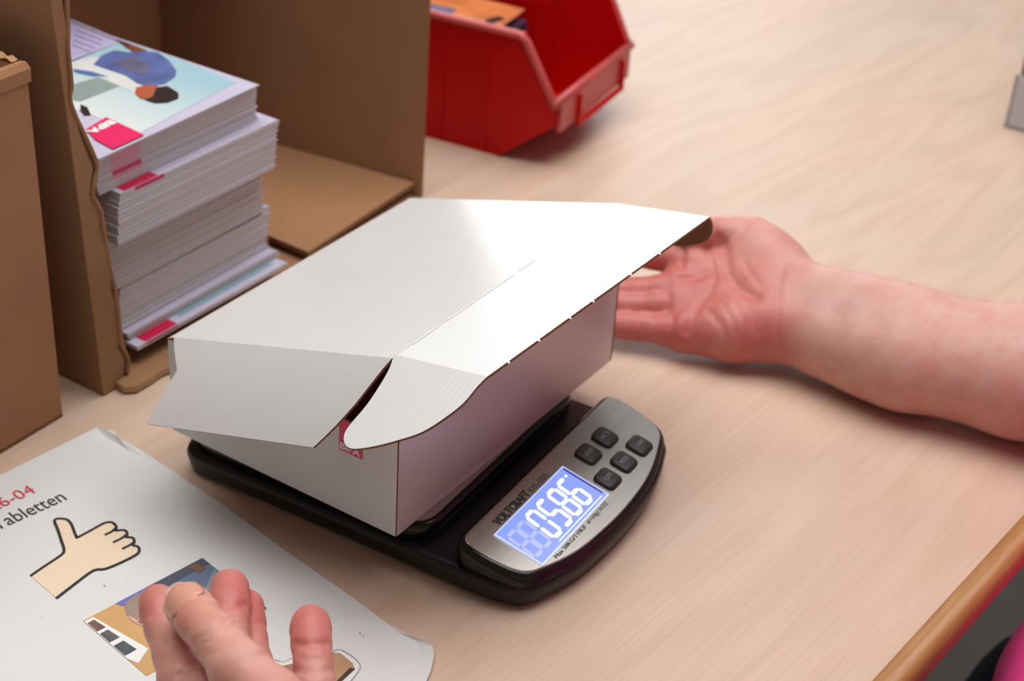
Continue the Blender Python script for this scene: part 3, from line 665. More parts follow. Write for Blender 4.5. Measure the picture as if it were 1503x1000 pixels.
# second, lower sheet whose corner peeks out
u2 = [np.array(at(*p)) for p in [(158, 633), (167, 634), (176, 648), (205, 662), (330, 744.5)]]
under = [p[:2] for p in u2]+[(u2[-1]+lw*.5)[:2], (u2[0]+lw*.5)[:2]]
V, Fs = loft([[(p[0], p[1], z) for p in under] for z in (.0001, .0006)])
us = obj('paper_sheet', V, Fs, M_paper); tag(us, 'white paper sheet under the instruction sheet, only its curled corner showing', 'sheet')
ZP = .0014
def fp_(name, pts, m, dz=.0003, par=ps): return flat(name, [at(p[0], p[1], ZP+dz) for p in pts], m, par)
def fr_(name, pts, wd, m, dz=.0005, par=ps): return ribbon(name, [at(p[0], p[1], ZP+dz) for p in pts], wd, m, par)
zz = lambda L_: [(x*.4391, y*.4391+620) for x, y in L_]
th_out = zz(smoothline([(102, 513), (150, 480), (205, 443), (214, 425), (205, 395), (192, 355), (182, 330), (192, 322), (222, 324), (238, 340), (248, 365), (257, 386)], 3)) + \
    zz(smoothline([(257, 386), (300, 363), (350, 336), (376, 335), (389, 350), (384, 362)], 3)) + zz(smoothline([(388, 362), (416, 360), (425, 372), (420, 384)], 3)) + zz(smoothline([(426, 384), (444, 386), (449, 399), (443, 408)], 3)) + \
    zz(smoothline([(446, 412), (462, 416), (465, 430), (452, 444), (400, 470), (350, 490), (312, 495), (250, 540), (188, 588)], 3))
M_beige = mat('printed_beige', srgb(232, 212, 186), .4, var=.02)
ic = fp_('thumbs_up_drawing', th_out, M_beige)
fr_('drawing_outline', th_out, .0017, M_ink, .0006, ic)
for L_ in ([(350, 376), (372, 366), (388, 352)], [(378, 401), (405, 388), (424, 374)], [(408, 423), (432, 411), (448, 400)]): fr_('drawing_line', zz(L_), .0015, M_ink, .0007, ic)
def ptext(name, s, base0, base1, upx, m, bold=0.0):
    a = Vector(at(*base0, ZP+.0004)); b = Vector(at(*base1, ZP+.0004)); u = Vector(at(*upx, ZP+.0004)); h = (u-a).length
    return text(name, s, h/.72, frame(a, b-a, u-a), m, ps, width=(b-a).length, bold=bold)
ptext('date_lettering', '26-04', (-9, 751), (54, 722), (-15, 737), mat('red_ink', srgb(205, 70, 85), .5))
ptext('title_lettering', 'Tabletten', (-4, 779), (99, 733), (-12, 763), M_ink2)
# printed photo
q0, q1, q3 = np.array(at(122, 912, ZP)), np.array(at(297, 820, ZP)), np.array(at(215, 993, ZP))
def ph(u, v, dz): 
    p = q0+(q1-q0)*u+(q3-q0)*v; return (p[0], p[1], ZP+dz)
def phf(name, uv, m, dz, par): return flat(name, [ph(u, v, dz) for u, v in uv], m, par)
pic = phf('printed_photo', [(0, 0), (1, 0), (1, 1), (0, 1)], mat('photo_tan_wall', srgb(205, 162, 108), .35, var=.06), .0003, ps)
phf('photo_blue_area', [(.48, 0), (1, 0), (1, 1), (.8, 1), (.62, .45), (.52, .2)], mat('photo_slate_blue', srgb(96, 112, 138), .35, var=.12), .0004, pic)
phf('photo_dark_band', [(.5, 0), (1, 0), (1, .12), (.55, .12)], mat('photo_dark_slate', srgb(78, 82, 98), .35), .0005, pic)
phf('photo_brown_spot', [(.86, .02), (.93, .02), (.95, .16), (.88, .16)], mat('photo_brown', srgb(120, 86, 70), .35), .0006, pic)
phf('photo_grey_patch', [(.78, .42), (1, .2), (1, .7), (.9, .75)], mat('photo_grey_green', srgb(128, 140, 148), .35), .0006, pic)
phf('photo_violet_strip', [(.26, 0), (.5, 0), (.52, .06), (.28, .07)], mat('photo_violet', srgb(110, 112, 190), .35), .0005, pic)
hd_ = [(.40+.16*math.cos(a), .30+.27*math.sin(a)) for a in np.linspace(0, 6.28, 19)[:-1]]
phf('photo_head', hd_, mat('photo_skin', srgb(205, 170, 155), .35, var=.1), .0006, pic)
phf('photo_hair', [(.25, .2), (.3, .06), (.42, .02), (.53, .1), (.55, .2), (.42, .17), (.33, .22), (.28, .36)], mat('photo_grey_hair', srgb(150, 132, 122), .35, var=.15), .0007, pic)
phf('photo_dark_eye', [(.4, .38), (.46, .36), (.5, .42), (.43, .46)], mat('photo_dark_slate', srgb(78, 82, 98)), .0008, pic)
phf('photo_ear', [(.26, .36), (.31, .34), (.33, .46), (.28, .46)], mat('photo_red', srgb(170, 90, 80), .35), .0008, pic)
phf('photo_shirt', [(.30, .78), (.42, .66), (.55, .66), (.6, 1), (.12, 1), (.2, .9)], mat('photo_light_blue', srgb(150, 175, 210), .35, var=.15, scale=120), .0007, pic)
phf('photo_shirt_fold', [(.16, .93), (.3, .86), (.33, .9), (.2, .99)], mat('photo_blue', srgb(84, 110, 160), .35), .0008, pic)
phf('photo_framed_picture', [(.0, .02), (.07, .02), (.16, .72), (.03, .82), (.0, .7)], M_wtext, .0005, pic)
for a, b, c_ in ((.06, .22, (120, 90, 86)), (.26, .42, (92, 90, 94)), (.48, .66, (80, 86, 92))):
    phf('photo_framed_detail', [(.005, a), (.055+a*.06, a), (.06+b*.06, b), (.005, b)], mat('photo_detail_%d' % c_[0], srgb(*c_), .35, var=.3, scale=150), .0006, pic)
for x_, y_, d_ in ((152, 858, 3), (184, 855, 2), (527, 928, 3), (532, 932, 2.5), (388, 892, 3.5), (502, 887, 2), (60, 905, 2)):
    fp_('ink_speck', [(x_, y_), (x_+d_*.6, y_+1.2), (x_+d_, y_+d_), (x_+d_*.3, y_+d_*.7)], M_ink2, .0004)
# second printed picture at the bottom of the sheet
cut = fp_('printed_cutout', [(397, 978), (402, 970), (416, 973), (432, 966), (490, 966), (490, 958), (500, 956), (521, 970), (527, 980), (520, 992), (505, 1010), (400, 1010)], mat('cutout_white', (.74, .75, .75), .4), .0002)
fr_('cutout_outline', smoothline([(396, 990), (397, 976), (404, 968), (416, 972), (432, 965), (455, 966), (486, 962), (490, 955), (502, 954), (524, 969), (529, 980), (520, 994), (508, 1008)], 2), .0004, M_legend, .0005, cut)
fp_('cutout_hand', [(400, 974), (412, 978), (432, 974), (448, 976), (450, 1004), (428, 996), (416, 986)], mat('cutout_skin', srgb(160, 112, 88), .4, var=.12), .0005, cut)
fp_('cutout_dark', [(402, 985), (416, 988), (432, 998), (436, 1012), (404, 1012)], mat('cutout_black', srgb(30, 36, 38), .4), .0006, cut)
fp_('cutout_brown', [(486, 958), (500, 959), (518, 974), (521, 982), (506, 996), (490, 1010), (478, 1010)], mat('cutout_tan', srgb(178, 140, 104), .4, var=.1), .0005, cut)
fp_('cutout_brown_shade', [(521, 982), (506, 996), (490, 1010), (484, 1010), (500, 994), (514, 980)], mat('cutout_dark_brown', srgb(70, 48, 34), .4), .0006, cut)
# ------------------------------------------------------------------ person
class Field:
    def __init__(s, lo, hi, h):
        s.h = h; s.lo = np.array(lo, float); s.n = np.ceil((np.array(hi)-s.lo)/h).astype(int)+1
        s.ax = [(s.lo[i]+h*np.arange(s.n[i])).astype(np.float32) for i in range(3)]
    def new(s): return np.full(s.n, .05, np.float32)
    def sub(s, a, b, r):
        lo = np.minimum(a, b)-r; hi = np.maximum(a, b)+r
        i0 = np.clip(((lo-s.lo)/s.h).astype(int), 0, s.n); i1 = np.clip(((hi-s.lo)/s.h).astype(int)+2, 0, s.n)
        sl = tuple(slice(i0[i], i1[i]) for i in range(3))
        return sl, [s.ax[0][sl[0]][:, None, None], s.ax[1][sl[1]][None, :, None], s.ax[2][sl[2]][None, None, :]]
    def segdist(s, P, a, b):
        ab = np.array(b)-a; L2 = max(float(ab@ab), 1e-12)
        t = np.clip(((P[0]-a[0])*ab[0]+(P[1]-a[1])*ab[1]+(P[2]-a[2])*ab[2])/L2, 0, 1)
        d = np.sqrt((P[0]-a[0]-t*ab[0])**2+(P[1]-a[1]-t*ab[1])**2+(P[2]-a[2]-t*ab[2])**2)
        return d, t
    def cone(s, D, a, b, ra, rb, k=.003):
        a = np.array(a, float); b = np.array(b, float)
        sl, P = s.sub(a, b, max(ra, rb)+.02+k)
        if D[sl].size == 0: return
        d, t = s.segdist(P, a, b); d = d-(ra+(rb-ra)*t)
        o = D[sl]; hh = np.maximum(k-np.abs(o-d), 0)/k
        D[sl] = np.minimum(o, d)-hh*hh*k*.25
    def chain(s, D, pts, k=.003):
        for p, q in zip(pts, pts[1:]): s.cone(D, p[:3], q[:3], p[3], q[3], k)
    def ell(s, D, c, r, k=.01, M=None):
        c = np.array(c, float); r = np.array(r, float)
        sl, P = s.sub(c, c, max(r)+.03+k)
        if D[sl].size == 0: return
        q = [P[0]-c[0], P[1]-c[1], P[2]-c[2]]
        if M is not None: q = [M[i][0]*q[0]+M[i][1]*q[1]+M[i][2]*q[2] for i in range(3)]
        n = np.sqrt((q[0]/r[0])**2+(q[1]/r[1])**2+(q[2]/r[2])**2)
        d = (n-1)*min(r)
        o = D[sl]; hh = np.maximum(k-np.abs(o-d), 0)/k
        D[sl] = np.minimum(o, d)-hh*hh*k*.25
    def crease(s, D, pts, depth=.0015, wd=.0022):
        for a, b in zip(pts, pts[1:]):
            a = np.array(a, float); b = np.array(b, float)
            sl, P = s.sub(a, b, wd*3)
            if D[sl].size == 0: continue
            d, t = s.segdist(P, a, b); D[sl] += depth*np.exp(-(d/wd)**2)
    def merge(s, A, B, k):
        hh = np.maximum(k-np.abs(A-B), 0)/k; return np.minimum(A, B)-hh*hh*k*.25
    def mesh(s, D):
        n = s.n; sg = D < 0
        acc = np.zeros((*(n-1), 3), np.float32); cnt = np.zeros(n-1, np.float32)
        for axis in range(3):
            sh = [slice(None)]*3; sh2 = [slice(None)]*3; sh[axis] = slice(0, -1); sh2[axis] = slice(1, None)
            d0 = D[tuple(sh)]; d1 = D[tuple(sh2)]; x = (d0 < 0) != (d1 < 0)
            t = np.where(x, d0/np.where(x, d0-d1, 1), 0)
            o1, o2 = [i for i in range(3) if i != axis]
            for u in (0, 1):
                for v in (0, 1):
                    e = [slice(None)]*3
                    e[o1] = slice(u, n[o1]-1+u); e[o2] = slice(v, n[o2]-1+v); e = tuple(e)
                    xx = x[e]; base = [0, 0, 0]; base[o1] = u; base[o2] = v
                    for c in range(3):
                        acc[..., c] += np.where(xx, (t[e] if c == axis else base[c]), 0)
                    cnt += xx
        act = cnt > 0; ids = np.full(n-1, -1, int); ids[act] = np.arange(act.sum())
        ii = np.argwhere(act); V = s.lo+s.h*(ii+acc[act]/cnt[act][:, None])
        Fs = []
        for axis in range(3):
            sh = [slice(None)]*3; sh2 = [slice(None)]*3; sh[axis] = slice(0, -1); sh2[axis] = slice(1, None)
            a = sg[tuple(sh)]; b = sg[tuple(sh2)]
            o1, o2 = (axis+1) % 3, (axis+2) % 3
            for flip, cond in ((0, a & ~b), (1, ~a & b)):
                e = np.argwhere(cond)
                ok = (e[:, o1] > 0) & (e[:, o2] > 0) & (e[:, o1] < n[o1]-1) & (e[:, o2] < n[o2]-1); e = e[ok]
                q = []
                for u, v in ((1, 1), (0, 1), (0, 0), (1, 0)):
                    f = e.copy(); f[:, o1] -= u; f[:, o2] -= v; q.append(ids[f[:, 0], f[:, 1], f[:, 2]])
                q = np.stack(q, 1)
                Fs.append(q[:, ::-1] if flip else q)
        return V, np.concatenate(Fs)
def J(px, py, z, r): return (*at(px, py, z), r)
def hit(F_, D_, px, py, z0=.14):
    """first point of the field's surface met along the sight line through a pixel"""
    a = np.array(at(px, py, z0)); b = np.array(at(px, py, -.003)); n = 400
    Q = a+(b-a)*np.linspace(0, 1, n)[:, None]; I = np.round((Q-F_.lo)/F_.h).astype(int)
    ok = np.all((I >= 0) & (I < F_.n), 1); I = np.clip(I, 0, F_.n-1); d = np.where(ok, D_[I[:, 0], I[:, 1], I[:, 2]], 1)
    k = np.argmax(d < 0)
    if d[k] >= 0: return None
    t = d[k-1]/max(d[k-1]-d[k], 1e-6) if k else 0
    return Q[k-1]+(Q[k]-Q[k-1])*t
def scribe(F_, D_, pts, depth, wd):
    P_ = [hit(F_, D_, *q) for q in smoothline([np.array(p[:2], float) for p in pts], 5)]
    P_ = [p for p in P_ if p is not None]
    for a, b in zip(P_, P_[1:]):
        if np.linalg.norm(a-b) > .02: continue
        m = (a+b)/2; sl, Q = F_.sub(a, b, wd*3); 
        d, t = F_.segdist(Q, a, b); F_._dep[sl] = np.maximum(F_._dep[sl], depth*np.exp(-(d/wd)**2))
def mid(a, b, t=.5): return tuple(np.array(a)*(1-t)+np.array(b)*t)

# ---- right arm and hand, palm up beside the carton
fr = Field((.225, -.38, -.004), (.50, .11, .125), .0018)
arm = fr.new(); fing = fr.new()
# forearm as two blended bones for an oval section; u = direction from ulnar (low, near) to radial (high, far) side
RW = np.array(at(1166, 457, .036)); RE = np.array((.392, -.345, .062)); RM = np.array(at(1335, 512, .040)); RN = np.array(at(1503, 545, .044))
ur = np.array((.86, .10, .42)); ur /= np.linalg.norm(ur)
prof = [(RW+np.array([-.008, .02, 0]), .022, .0135), (RW, .0235, .0125), (mid(RW, RM, .35), .0265, .0118), (mid(RW, RM, .7), .0305, .0105), (RM, .0325, .0095), (RN, .0370, .0075), (RE, .0400, .004)]
for sgn in (-1, 1):
    fr.chain(arm, [(*(np.array(p)+ur*sgn*s), r) for p, r, s in prof], .012)
# palm rays
pk = J(1000, 486, .0195, .0125); rk = J(992, 450, .0285, .0125); mk_ = J(996, 422, .0360, .0130); ik = J(1016, 389, .0450, .0135)
for q, wo, r0 in ((pk, -.013, .019), (rk, -.005, .019), (mk_, .004, .019), (ik, .012, .019)):
    fr.cone(arm, RW+ur*wo+np.array([-.006, .012, 0]), q[:3], r0, q[3]*1.05, .010)
# hypothenar and thenar pads
fr.chain(arm, [J(1128, 486, .027, .0195), J(1075, 486, .025, .0190), J(1030, 484, .022, .015)], .012)
TC = J(1140, 395, .049, .0215); TM = J(1100, 352, .060, .0165); TI = J(1052, 343, .064, .0120); TT = J(1010, 345, .066, .0095)
fr.chain(arm, [J(1160, 425, .042, .021), TC, J(1118, 372, .056, .0195), TM], .010)
fr.chain(arm, [J(1120, 400, .048, .0185), J(1085, 385, .050, .0155)], .010)
fr.chain(arm, [TM, J(1075, 345, .063, .0135), TI, J(1030, 343, .066, .0115), TT], .004)
fr.cone(arm, J(1088, 378, .050, 0)[:3], J(1040, 388, .046, 0)[:3], .009, .009, .008)    # web to the index
# finger pads at the roots
for q in (pk, rk, mk_, ik):
    fr.cone(arm, q[:3], q[:3], q[3]*1.08, q[3]*1.08, .006)
# fingers
def finger(D, F_, pts, k=.0025): F_.chain(D, pts, k)
finger(fing, fr, [pk, J(975, 483, .0190, .0110), J(945, 480, .0185, .0099), J(920, 478, .018, .0098), J(895, 475, .018, .0088), J(868, 471, .0185, .0078)])
finger(fing, fr, [rk, J(965, 449, .0285, .0108), J(935, 450, .0270, .0098), J(900, 449, .0255, .0100), J(865, 446, .0245, .0090), J(835, 442, .024, .0080)])
finger(fing, fr, [mk_, J(968, 426, .0350, .0108), J(935, 428, .0330, .0100), J(895, 428, .031, .0100), J(860, 425, .029, .0092), J(830, 421, .028, .0082)])
finger(fing, fr, [ik, J(992, 380, .0465, .0118), J(960, 374, .0490, .0108), J(925, 369, .0500, .0106), J(890, 365, .0500, .0096), J(862, 361, .050, .0084)])
D = fr.merge(arm, fing, .0030)
fr._dep = np.zeros_like(D)
for pts, dep, wd in (
    ([(1056, 350), (1062, 368), (1067, 395), (1082, 420), (1108, 437)], .0040, .0036),          # crease round the thumb's ball
    ([(1000, 408), (1022, 407), (1042, 398)], .0026, .0030), ([(1040, 366), (1048, 402), (1040, 428), (1022, 452)], .0020, .0030),
    ([(1008, 486), (1016, 466), (1030, 444)], .0018, .0028), ([(1150, 388), (1142, 430), (1140, 480), (1146, 515)], .0014, .0022),
    ([(1080, 395), (1092, 415), (1104, 428)], .0012, .0020), ([(1092, 385), (1104, 404), (1116, 416)], .0010, .0018), ([(1072, 392), (1084, 412)], .0012, .0018),
    ([(1040, 456), (1060, 480), (1066, 508)], .0012, .0026), ([(1080, 446), (1094, 478), (1092, 512)], .0010, .0020), ([(1062, 446), (1078, 478), (1080, 508)], .0009, .0018), ([(1100, 452), (1112, 490)], .0009, .0018),
    ([(988, 464), (986, 480), (988, 502)], .0022, .0022), ([(982, 434), (981, 455)], .0018, .0020), ([(944, 464), (944, 498)], .0012, .0018), ([(1003, 366), (1000, 396)], .0020, .0020), ([(948, 412), (948, 430)], .0012, .0018)):
    scribe(fr, D, pts, dep, wd)
D = D+fr._dep
VR, FR_ = fr.mesh(D)

# ---- left hand, palm up over the sheet
LZ_ = .030
fl_ = Field((-.32, -.215, .010), (-.055, .085, .150), .00125)
la = fl_.new(); lfg = fl_.new()
def K(px, py, z, rpx):
    p = np.array(at(px, py, z)); return (*p, rpx*((p-CAM)@_F)/FPX)
ip, mp_, rp, pp_ = K(285, 1048, .070, 36), K(352, 1062, .066, 36), K(412, 1068, .062, 34), K(466, 1060, .060, 32)
LWc = np.array(at(470, 1300, .060))
for q, dx in ((ip, -18), (mp_, -6), (rp, 6), (pp_, 18)):
    fl_.cone(la, np.array(at(450+dx*2.0, 1290, .060)), q[:3], .017, q[3]*1.05, .012)
    fl_.cone(la, q[:3], q[:3], q[3]*1.05, q[3]*1.05, .006)
fl_.chain(la, [K(520, 1230, .062, 52), K(505, 1140, .064, 46)], .012)
finger(lfg, fl_, [ip, K(270, 1000, .076, 38), K(258, 960, .077, 33), K(243, 922, .078, 30), K(235, 897, .079, 29.5), K(232, 886, .079, 28.5)])
finger(lfg, fl_, [mp_, K(346, 1005, .070, 32), K(340, 962, .070, 29), K(338, 920, .070, 28.5), K(337, 890, .071, 29), K(337, 864, .072, 29)])
finger(lfg, fl_, [rp, K(385, 1015, .064, 31), K(372, 975, .060, 28), K(365, 940, .059, 27), K(363, 915, .059, 26.5), K(362, 891, .060, 26)])
finger(lfg, fl_, [pp_, K(462, 1010, .066, 31), K(460, 975, .070, 28.5), K(457, 945, .073, 29), K(456, 925, .074, 29.5), K(456, 916, .074, 28.5)])
thb = fl_.new()
thumb = [K(560, 1200, .075, 50), K(470, 1100, .100, 52), K(400, 1030, .108, 47), K(352, 985, .110, 43), K(318, 938, .109, 36), K(295, 912, .106, 34), K(279, 893, .102, 33), K(274, 889, .100, 31)]
finger(thb, fl_, thumb, .004)
fl_.chain(la, [K(305, 1010, .082, 34), K(320, 1045, .078, 44)], .010)
DL = fl_.merge(la, lfg, .0040)
DL = fl_.merge(DL, thb, .0012)
fl_.chain(DL, [K(540, 1190, .070, 46), K(440, 1120, .085, 40), K(390, 1070, .090, 34)], .010)
fl_._dep = np.zeros_like(DL)
for pts, dep, wd in (
    ([(279, 951), (300, 944), (325, 930), (346, 914)], .0013, .0013), ([(282, 958), (304, 953), (330, 937), (352, 922)], .0011, .0012),
    ([(276, 943), (296, 936), (320, 921), (338, 907)], .0009, .0012), ([(290, 938), (312, 925), (330, 912)], .0007, .0012), ([(286, 965), (310, 960), (335, 946)], .0007, .0012),
    ([(310, 887), (335, 892), (362, 888)], .0012, .0018), ([(429, 944), (455, 948), (484, 944)], .0009, .0018), ([(432, 984), (460, 988), (487, 983)], .0010, .0016),
    ([(222, 905), (236, 898), (250, 894)], .0010, .0016), ([(240, 944), (256, 938), (274, 930)], .0010, .0016), ([(262, 992), (280, 984), (290, 975)], .0010, .0016),
    ([(368, 914), (388, 914)], .0010, .0016), ([(384, 962), (394, 960)], .0010, .0016), ([(440, 966), (456, 968), (474, 966)], .0005, .0012)):
    scribe(fl_, DL, pts, dep, wd)
DL = DL+fl_._dep
VL, FL_ = fl_.mesh(DL)

# ---- rest of the body, mostly outside the picture: left forearm, upper arms, neck and head
fb_ = Field((-.33, -.64, -.02), (.58, -.02, .78), .008)
bd_ = fb_.new()
SL, SRr = np.array((.115, -.50, .26)), np.array((.475, -.47, .27))
EL = np.array((-.085, -.37, .065))
fb_.chain(bd_, [(*LWc, .029), (*mid(LWc, EL, .5), .036), (*EL, .043), (*mid(EL, SL, .5), .047), (*SL, .058)], .02)
fb_.chain(bd_, [(*mid(RN, RE, .3), .0385), (*RE, .043), (*mid(RE, SRr, .5), .048), (*SRr, .058)], .02)
NK = np.array((.295, -.47, .36)); HD = np.array((.285, -.42, .55))
fb_.chain(bd_, [(*SL, .06), (.295, -.50, .28, .085), (*SRr, .06)], .03)
fb_.chain(bd_, [(.295, -.49, .29, .062), (*NK, .056), (.29, -.44, .46, .055)], .02)
fb_.ell(bd_, HD, (.078, .098, .115), .02); fb_.ell(bd_, HD+[0, .03, -.06], (.058, .065, .06), .03)
fd2 = np.array((-.25, .97, 0)); sd2 = np.array((.97, .25, 0))
fb_.cone(bd_, HD+fd2*.090+[0, 0, .02], HD+fd2*.112+[0, 0, -.028], .010, .014, .012)      # nose
for s in (-1, 1):
    fb_.ell(bd_, HD+sd2*s*.080+[0, 0, -.01], (.012, .02, .032), .008)                  # ears
    fb_.crease(bd_, [HD+fd2*.094+sd2*s*.02+[0, 0, .012], HD+fd2*.085+sd2*s*.045+[0, 0, .012]], .006, .012)
fb_.crease(bd_, [HD+fd2*.095+sd2*.024+[0, 0, -.062], HD+fd2*.095-sd2*.024+[0, 0, -.062]], .004, .008)
VB, FB = fb_.mesh(bd_)

# ---- one skin mesh
Vall = np.concatenate([VR, VL, VB]); Fall = np.concatenate([FR_, FL_+len(VR), FB+len(VR)+len(VL)])
me = bpy.data.meshes.new('body')
me.from_pydata(Vall.tolist(), [], Fall.tolist()); me.polygons.foreach_set('use_smooth', [True]*len(me.polygons)); me.update()
def blob(V, pts, wd):
    w_ = np.zeros(len(V))
    for p in pts:
        c = np.array(p[:3]); w_ = np.maximum(w_, np.exp(-(((V-c)**2).sum(1))/wd**2))
    return w_
pale = np.array((.60, .350, .295)); rosy = np.array((.56, .205, .170)); deep = np.array((.48, .110, .100)); wristc = np.array((.58, .340, .265)); warm = np.array((.65, .335, .265))
col = np.tile(pale, (len(Vall), 1))
def mixc(sl, wt, c): col[sl] = col[sl]*(1-wt[:, None])+c*wt[:, None]
r_ = slice(0, len(VR)); l_ = slice(len(VR), len(VR)+len(VL))
hdir = np.array(at(1000, 440, .035))-RW; hl = np.linalg.norm(hdir); hdir = hdir/hl
tt = ((VR-RW)@hdir)/hl
mixc(r_, np.clip((tt+.16)/.5, 0, 1), rosy)
mixc(r_, np.clip((tt-.75)/.35, 0, 1)*.55, deep)
mixc(r_, .75*blob(VR, [J(1128, 480, .04, 0), J(1125, 505, .035, 0)], .020), deep)
mixc(r_, .55*blob(VR, [J(1035, 405, .055, 0), J(1005, 480, .03, 0), J(1020, 440, .045, 0)], .018), deep)
mixc(r_, .55*blob(VR, [J(1110, 340, .075, 0), J(1130, 345, .075, 0), J(1085, 325, .075, 0)], .022), pale*1.1)
mixc(r_, .22*blob(VR, [J(1200, 440, .06, 0), J(1235, 450, .06, 0)], .022), np.array((.46, .29, .28)))
mixc(r_, .12*blob(VR, [J(1180, 490, .05, 0), J(1220, 520, .05, 0)], .025), np.array((.56, .40, .28)))
mixc(l_, np.full(len(VL), .40), rosy)
tips = [K(232, 890, .085, 0), K(337, 858, .080, 0), K(362, 885, .068, 0), K(456, 910, .082, 0), K(456, 930, .082, 0), K(338, 880, .078, 0)]
mixc(l_, .75*blob(VL, tips, .014), deep*1.1)
mixc(l_, .5*blob(VL, [K(370, 960, .062, 0), K(365, 930, .062, 0), K(372, 990, .062, 0)], .014), deep)
mixc(l_, .85*blob(VL, [t for t in thumb[2:]]+[mid(thumb[3], thumb[4]), mid(thumb[2], thumb[3])], .018), warm)
mixc(l_, .6*blob(VL, [K(280, 905, .112, 0), K(300, 925, .112, 0)], .012), np.array((.62, .24, .17)))
at_ = me.color_attributes.new('skin_tone', 'FLOAT_COLOR', 'POINT')
at_.data.foreach_set('color', np.concatenate([np.clip(col, 0, 1), np.ones((len(col), 1))], 1).astype(np.float32).ravel())
ms = bpy.data.materials.new('skin'); ms.use_nodes = True; nt = ms.node_tree; N = nt.nodes; L = nt.links; b = N['Principled BSDF']
va = N.new('ShaderNodeVertexColor'); va.layer_name = 'skin_tone'; tc = N.new('ShaderNodeTexCoord')
n1 = N.new('ShaderNodeTexNoise'); n1.inputs['Scale'].default_value = 70; n1.inputs['Detail'].default_value = 5; L.new(tc.outputs['Object'], n1.inputs[0])
r1 = N.new('ShaderNodeValToRGB'); r1.color_ramp.elements[0].position = .35; r1.color_ramp.elements[1].position = .68; r1.color_ramp.elements[0].color = (.98, .84, .84, 1); r1.color_ramp.elements[1].color = (1.03, 1.05, 1.04, 1); L.new(n1.outputs[0], r1.inputs[0])
mx = N.new('ShaderNodeMix'); mx.data_type = 'RGBA'; mx.blend_type = 'MULTIPLY'; mx.inputs[0].default_value = 1; L.new(va.outputs[0], mx.inputs[6]); L.new(r1.outputs[0], mx.inputs[7]); L.new(mx.outputs[2], b.inputs['Base Color'])
b.inputs['Roughness'].default_value = .48; b.inputs['Subsurface Weight'].default_value = .12; b.inputs['Subsurface Radius'].default_value = (.006, .0022, .0012); b.inputs['Subsurface Scale'].default_value = 1.0
n2 = N.new('ShaderNodeTexNoise'); n2.inputs['Scale'].default_value = 900; n2.inputs['Detail'].default_value = 3; L.new(tc.outputs['Object'], n2.inputs[0])
n3 = N.new('ShaderNodeTexNoise'); n3.inputs['Scale'].default_value = 160; n3.inputs['Detail'].default_value = 3; L.new(tc.outputs['Object'], n3.inputs[0])
ad = N.new('ShaderNodeMath'); ad.operation = 'MULTIPLY_ADD'; ad.inputs[1].default_value = .35; L.new(n2.outputs[0], ad.inputs[0]); L.new(n3.outputs[0], ad.inputs[2])
bp = N.new('ShaderNodeBump'); bp.inputs['Strength'].default_value = .28; bp.inputs['Distance'].default_value = .0012; L.new(ad.outputs[0], bp.inputs['Height']); L.new(bp.outputs[0], b.inputs['Normal'])
me.materials.append(ms)
person = empty('person', (.30, -.42, -.72)); PO = Vector((.30, -.42, -.72))
tag(person, 'person in a pink shirt and navy trousers, both open hands resting over the table', 'person')
me.transform(Matrix.Translation(-PO))
body = bpy.data.objects.new('body', me); C.objects.link(body); body.parent = person
# thumb nail: curved plate on the dorsal (camera) side of the left thumb
ta = np.array(thumb[7][:3]); tb_ = np.array(thumb[4][:3]); axd = ta-tb_; axd /= np.linalg.norm(axd)
vw = CAM-ta; vw = vw-axd*(vw@axd); vw /= np.linalg.norm(vw)
sdv = np.cross(axd, vw)
roll_ = .05; dors = vw*math.cos(roll_)+sdv*math.sin(roll_); sdv = np.cross(axd, dors)
Vn = []; Fn = []; nu, nv = 13, 15; RN_ = thumb[6][3]*1.0
tc0 = np.array(thumb[6][:3])
for i in range(nv):
    v = i/(nv-1); s = -.0125+.0200*v
    wmax = math.radians(58)*(1-abs(2*v-1)**3.2*.55) if v < .5 else math.radians(58)*(1-abs(2*v-1)**4*.5)
    for j in range(nu):
        a = (2*j/(nu-1)-1)*wmax
        drop = -.0012*max(0, (v-.55)/.45)**2-.0006*max(0, (.12-v)/.12)
        ss = s+ (.0030*(1-(a/wmax)**2) if v > .5 else -.0022*(1-(a/wmax)**2))*abs(2*v-1)
        R_ = RN_+.0017+drop-max(0, ss-.003)*.25
        Vn.append(tc0+axd*ss+R_*(dors*math.cos(a)+sdv*math.sin(a))-np.array(PO))
for i in range(nv-1):
    for j in range(nu-1): Fn.append((i*nu+j, i*nu+j+1, (i+1)*nu+j+1, (i+1)*nu+j))
M_nail = mat('finger_nail', (.66, .32, .235), .2, var=.08, scale=90)
o = obj('thumb_nail', Vn, Fn, M_nail, person, True)
md = o.modifiers.new('thickness', 'SOLIDIFY'); md.thickness = .0007; md.offset = -1
M_cut = mat('pale_cuticle', (.78, .55, .46), .5)
tube('cuticle', [np.array(p)+dors*.0001 for p in Vn[:nu]], .00035, M_cut, person, 6)
tube('nail_free_edge', [np.array(p) for p in Vn[-nu:]], .00045, M_cut, person, 6)
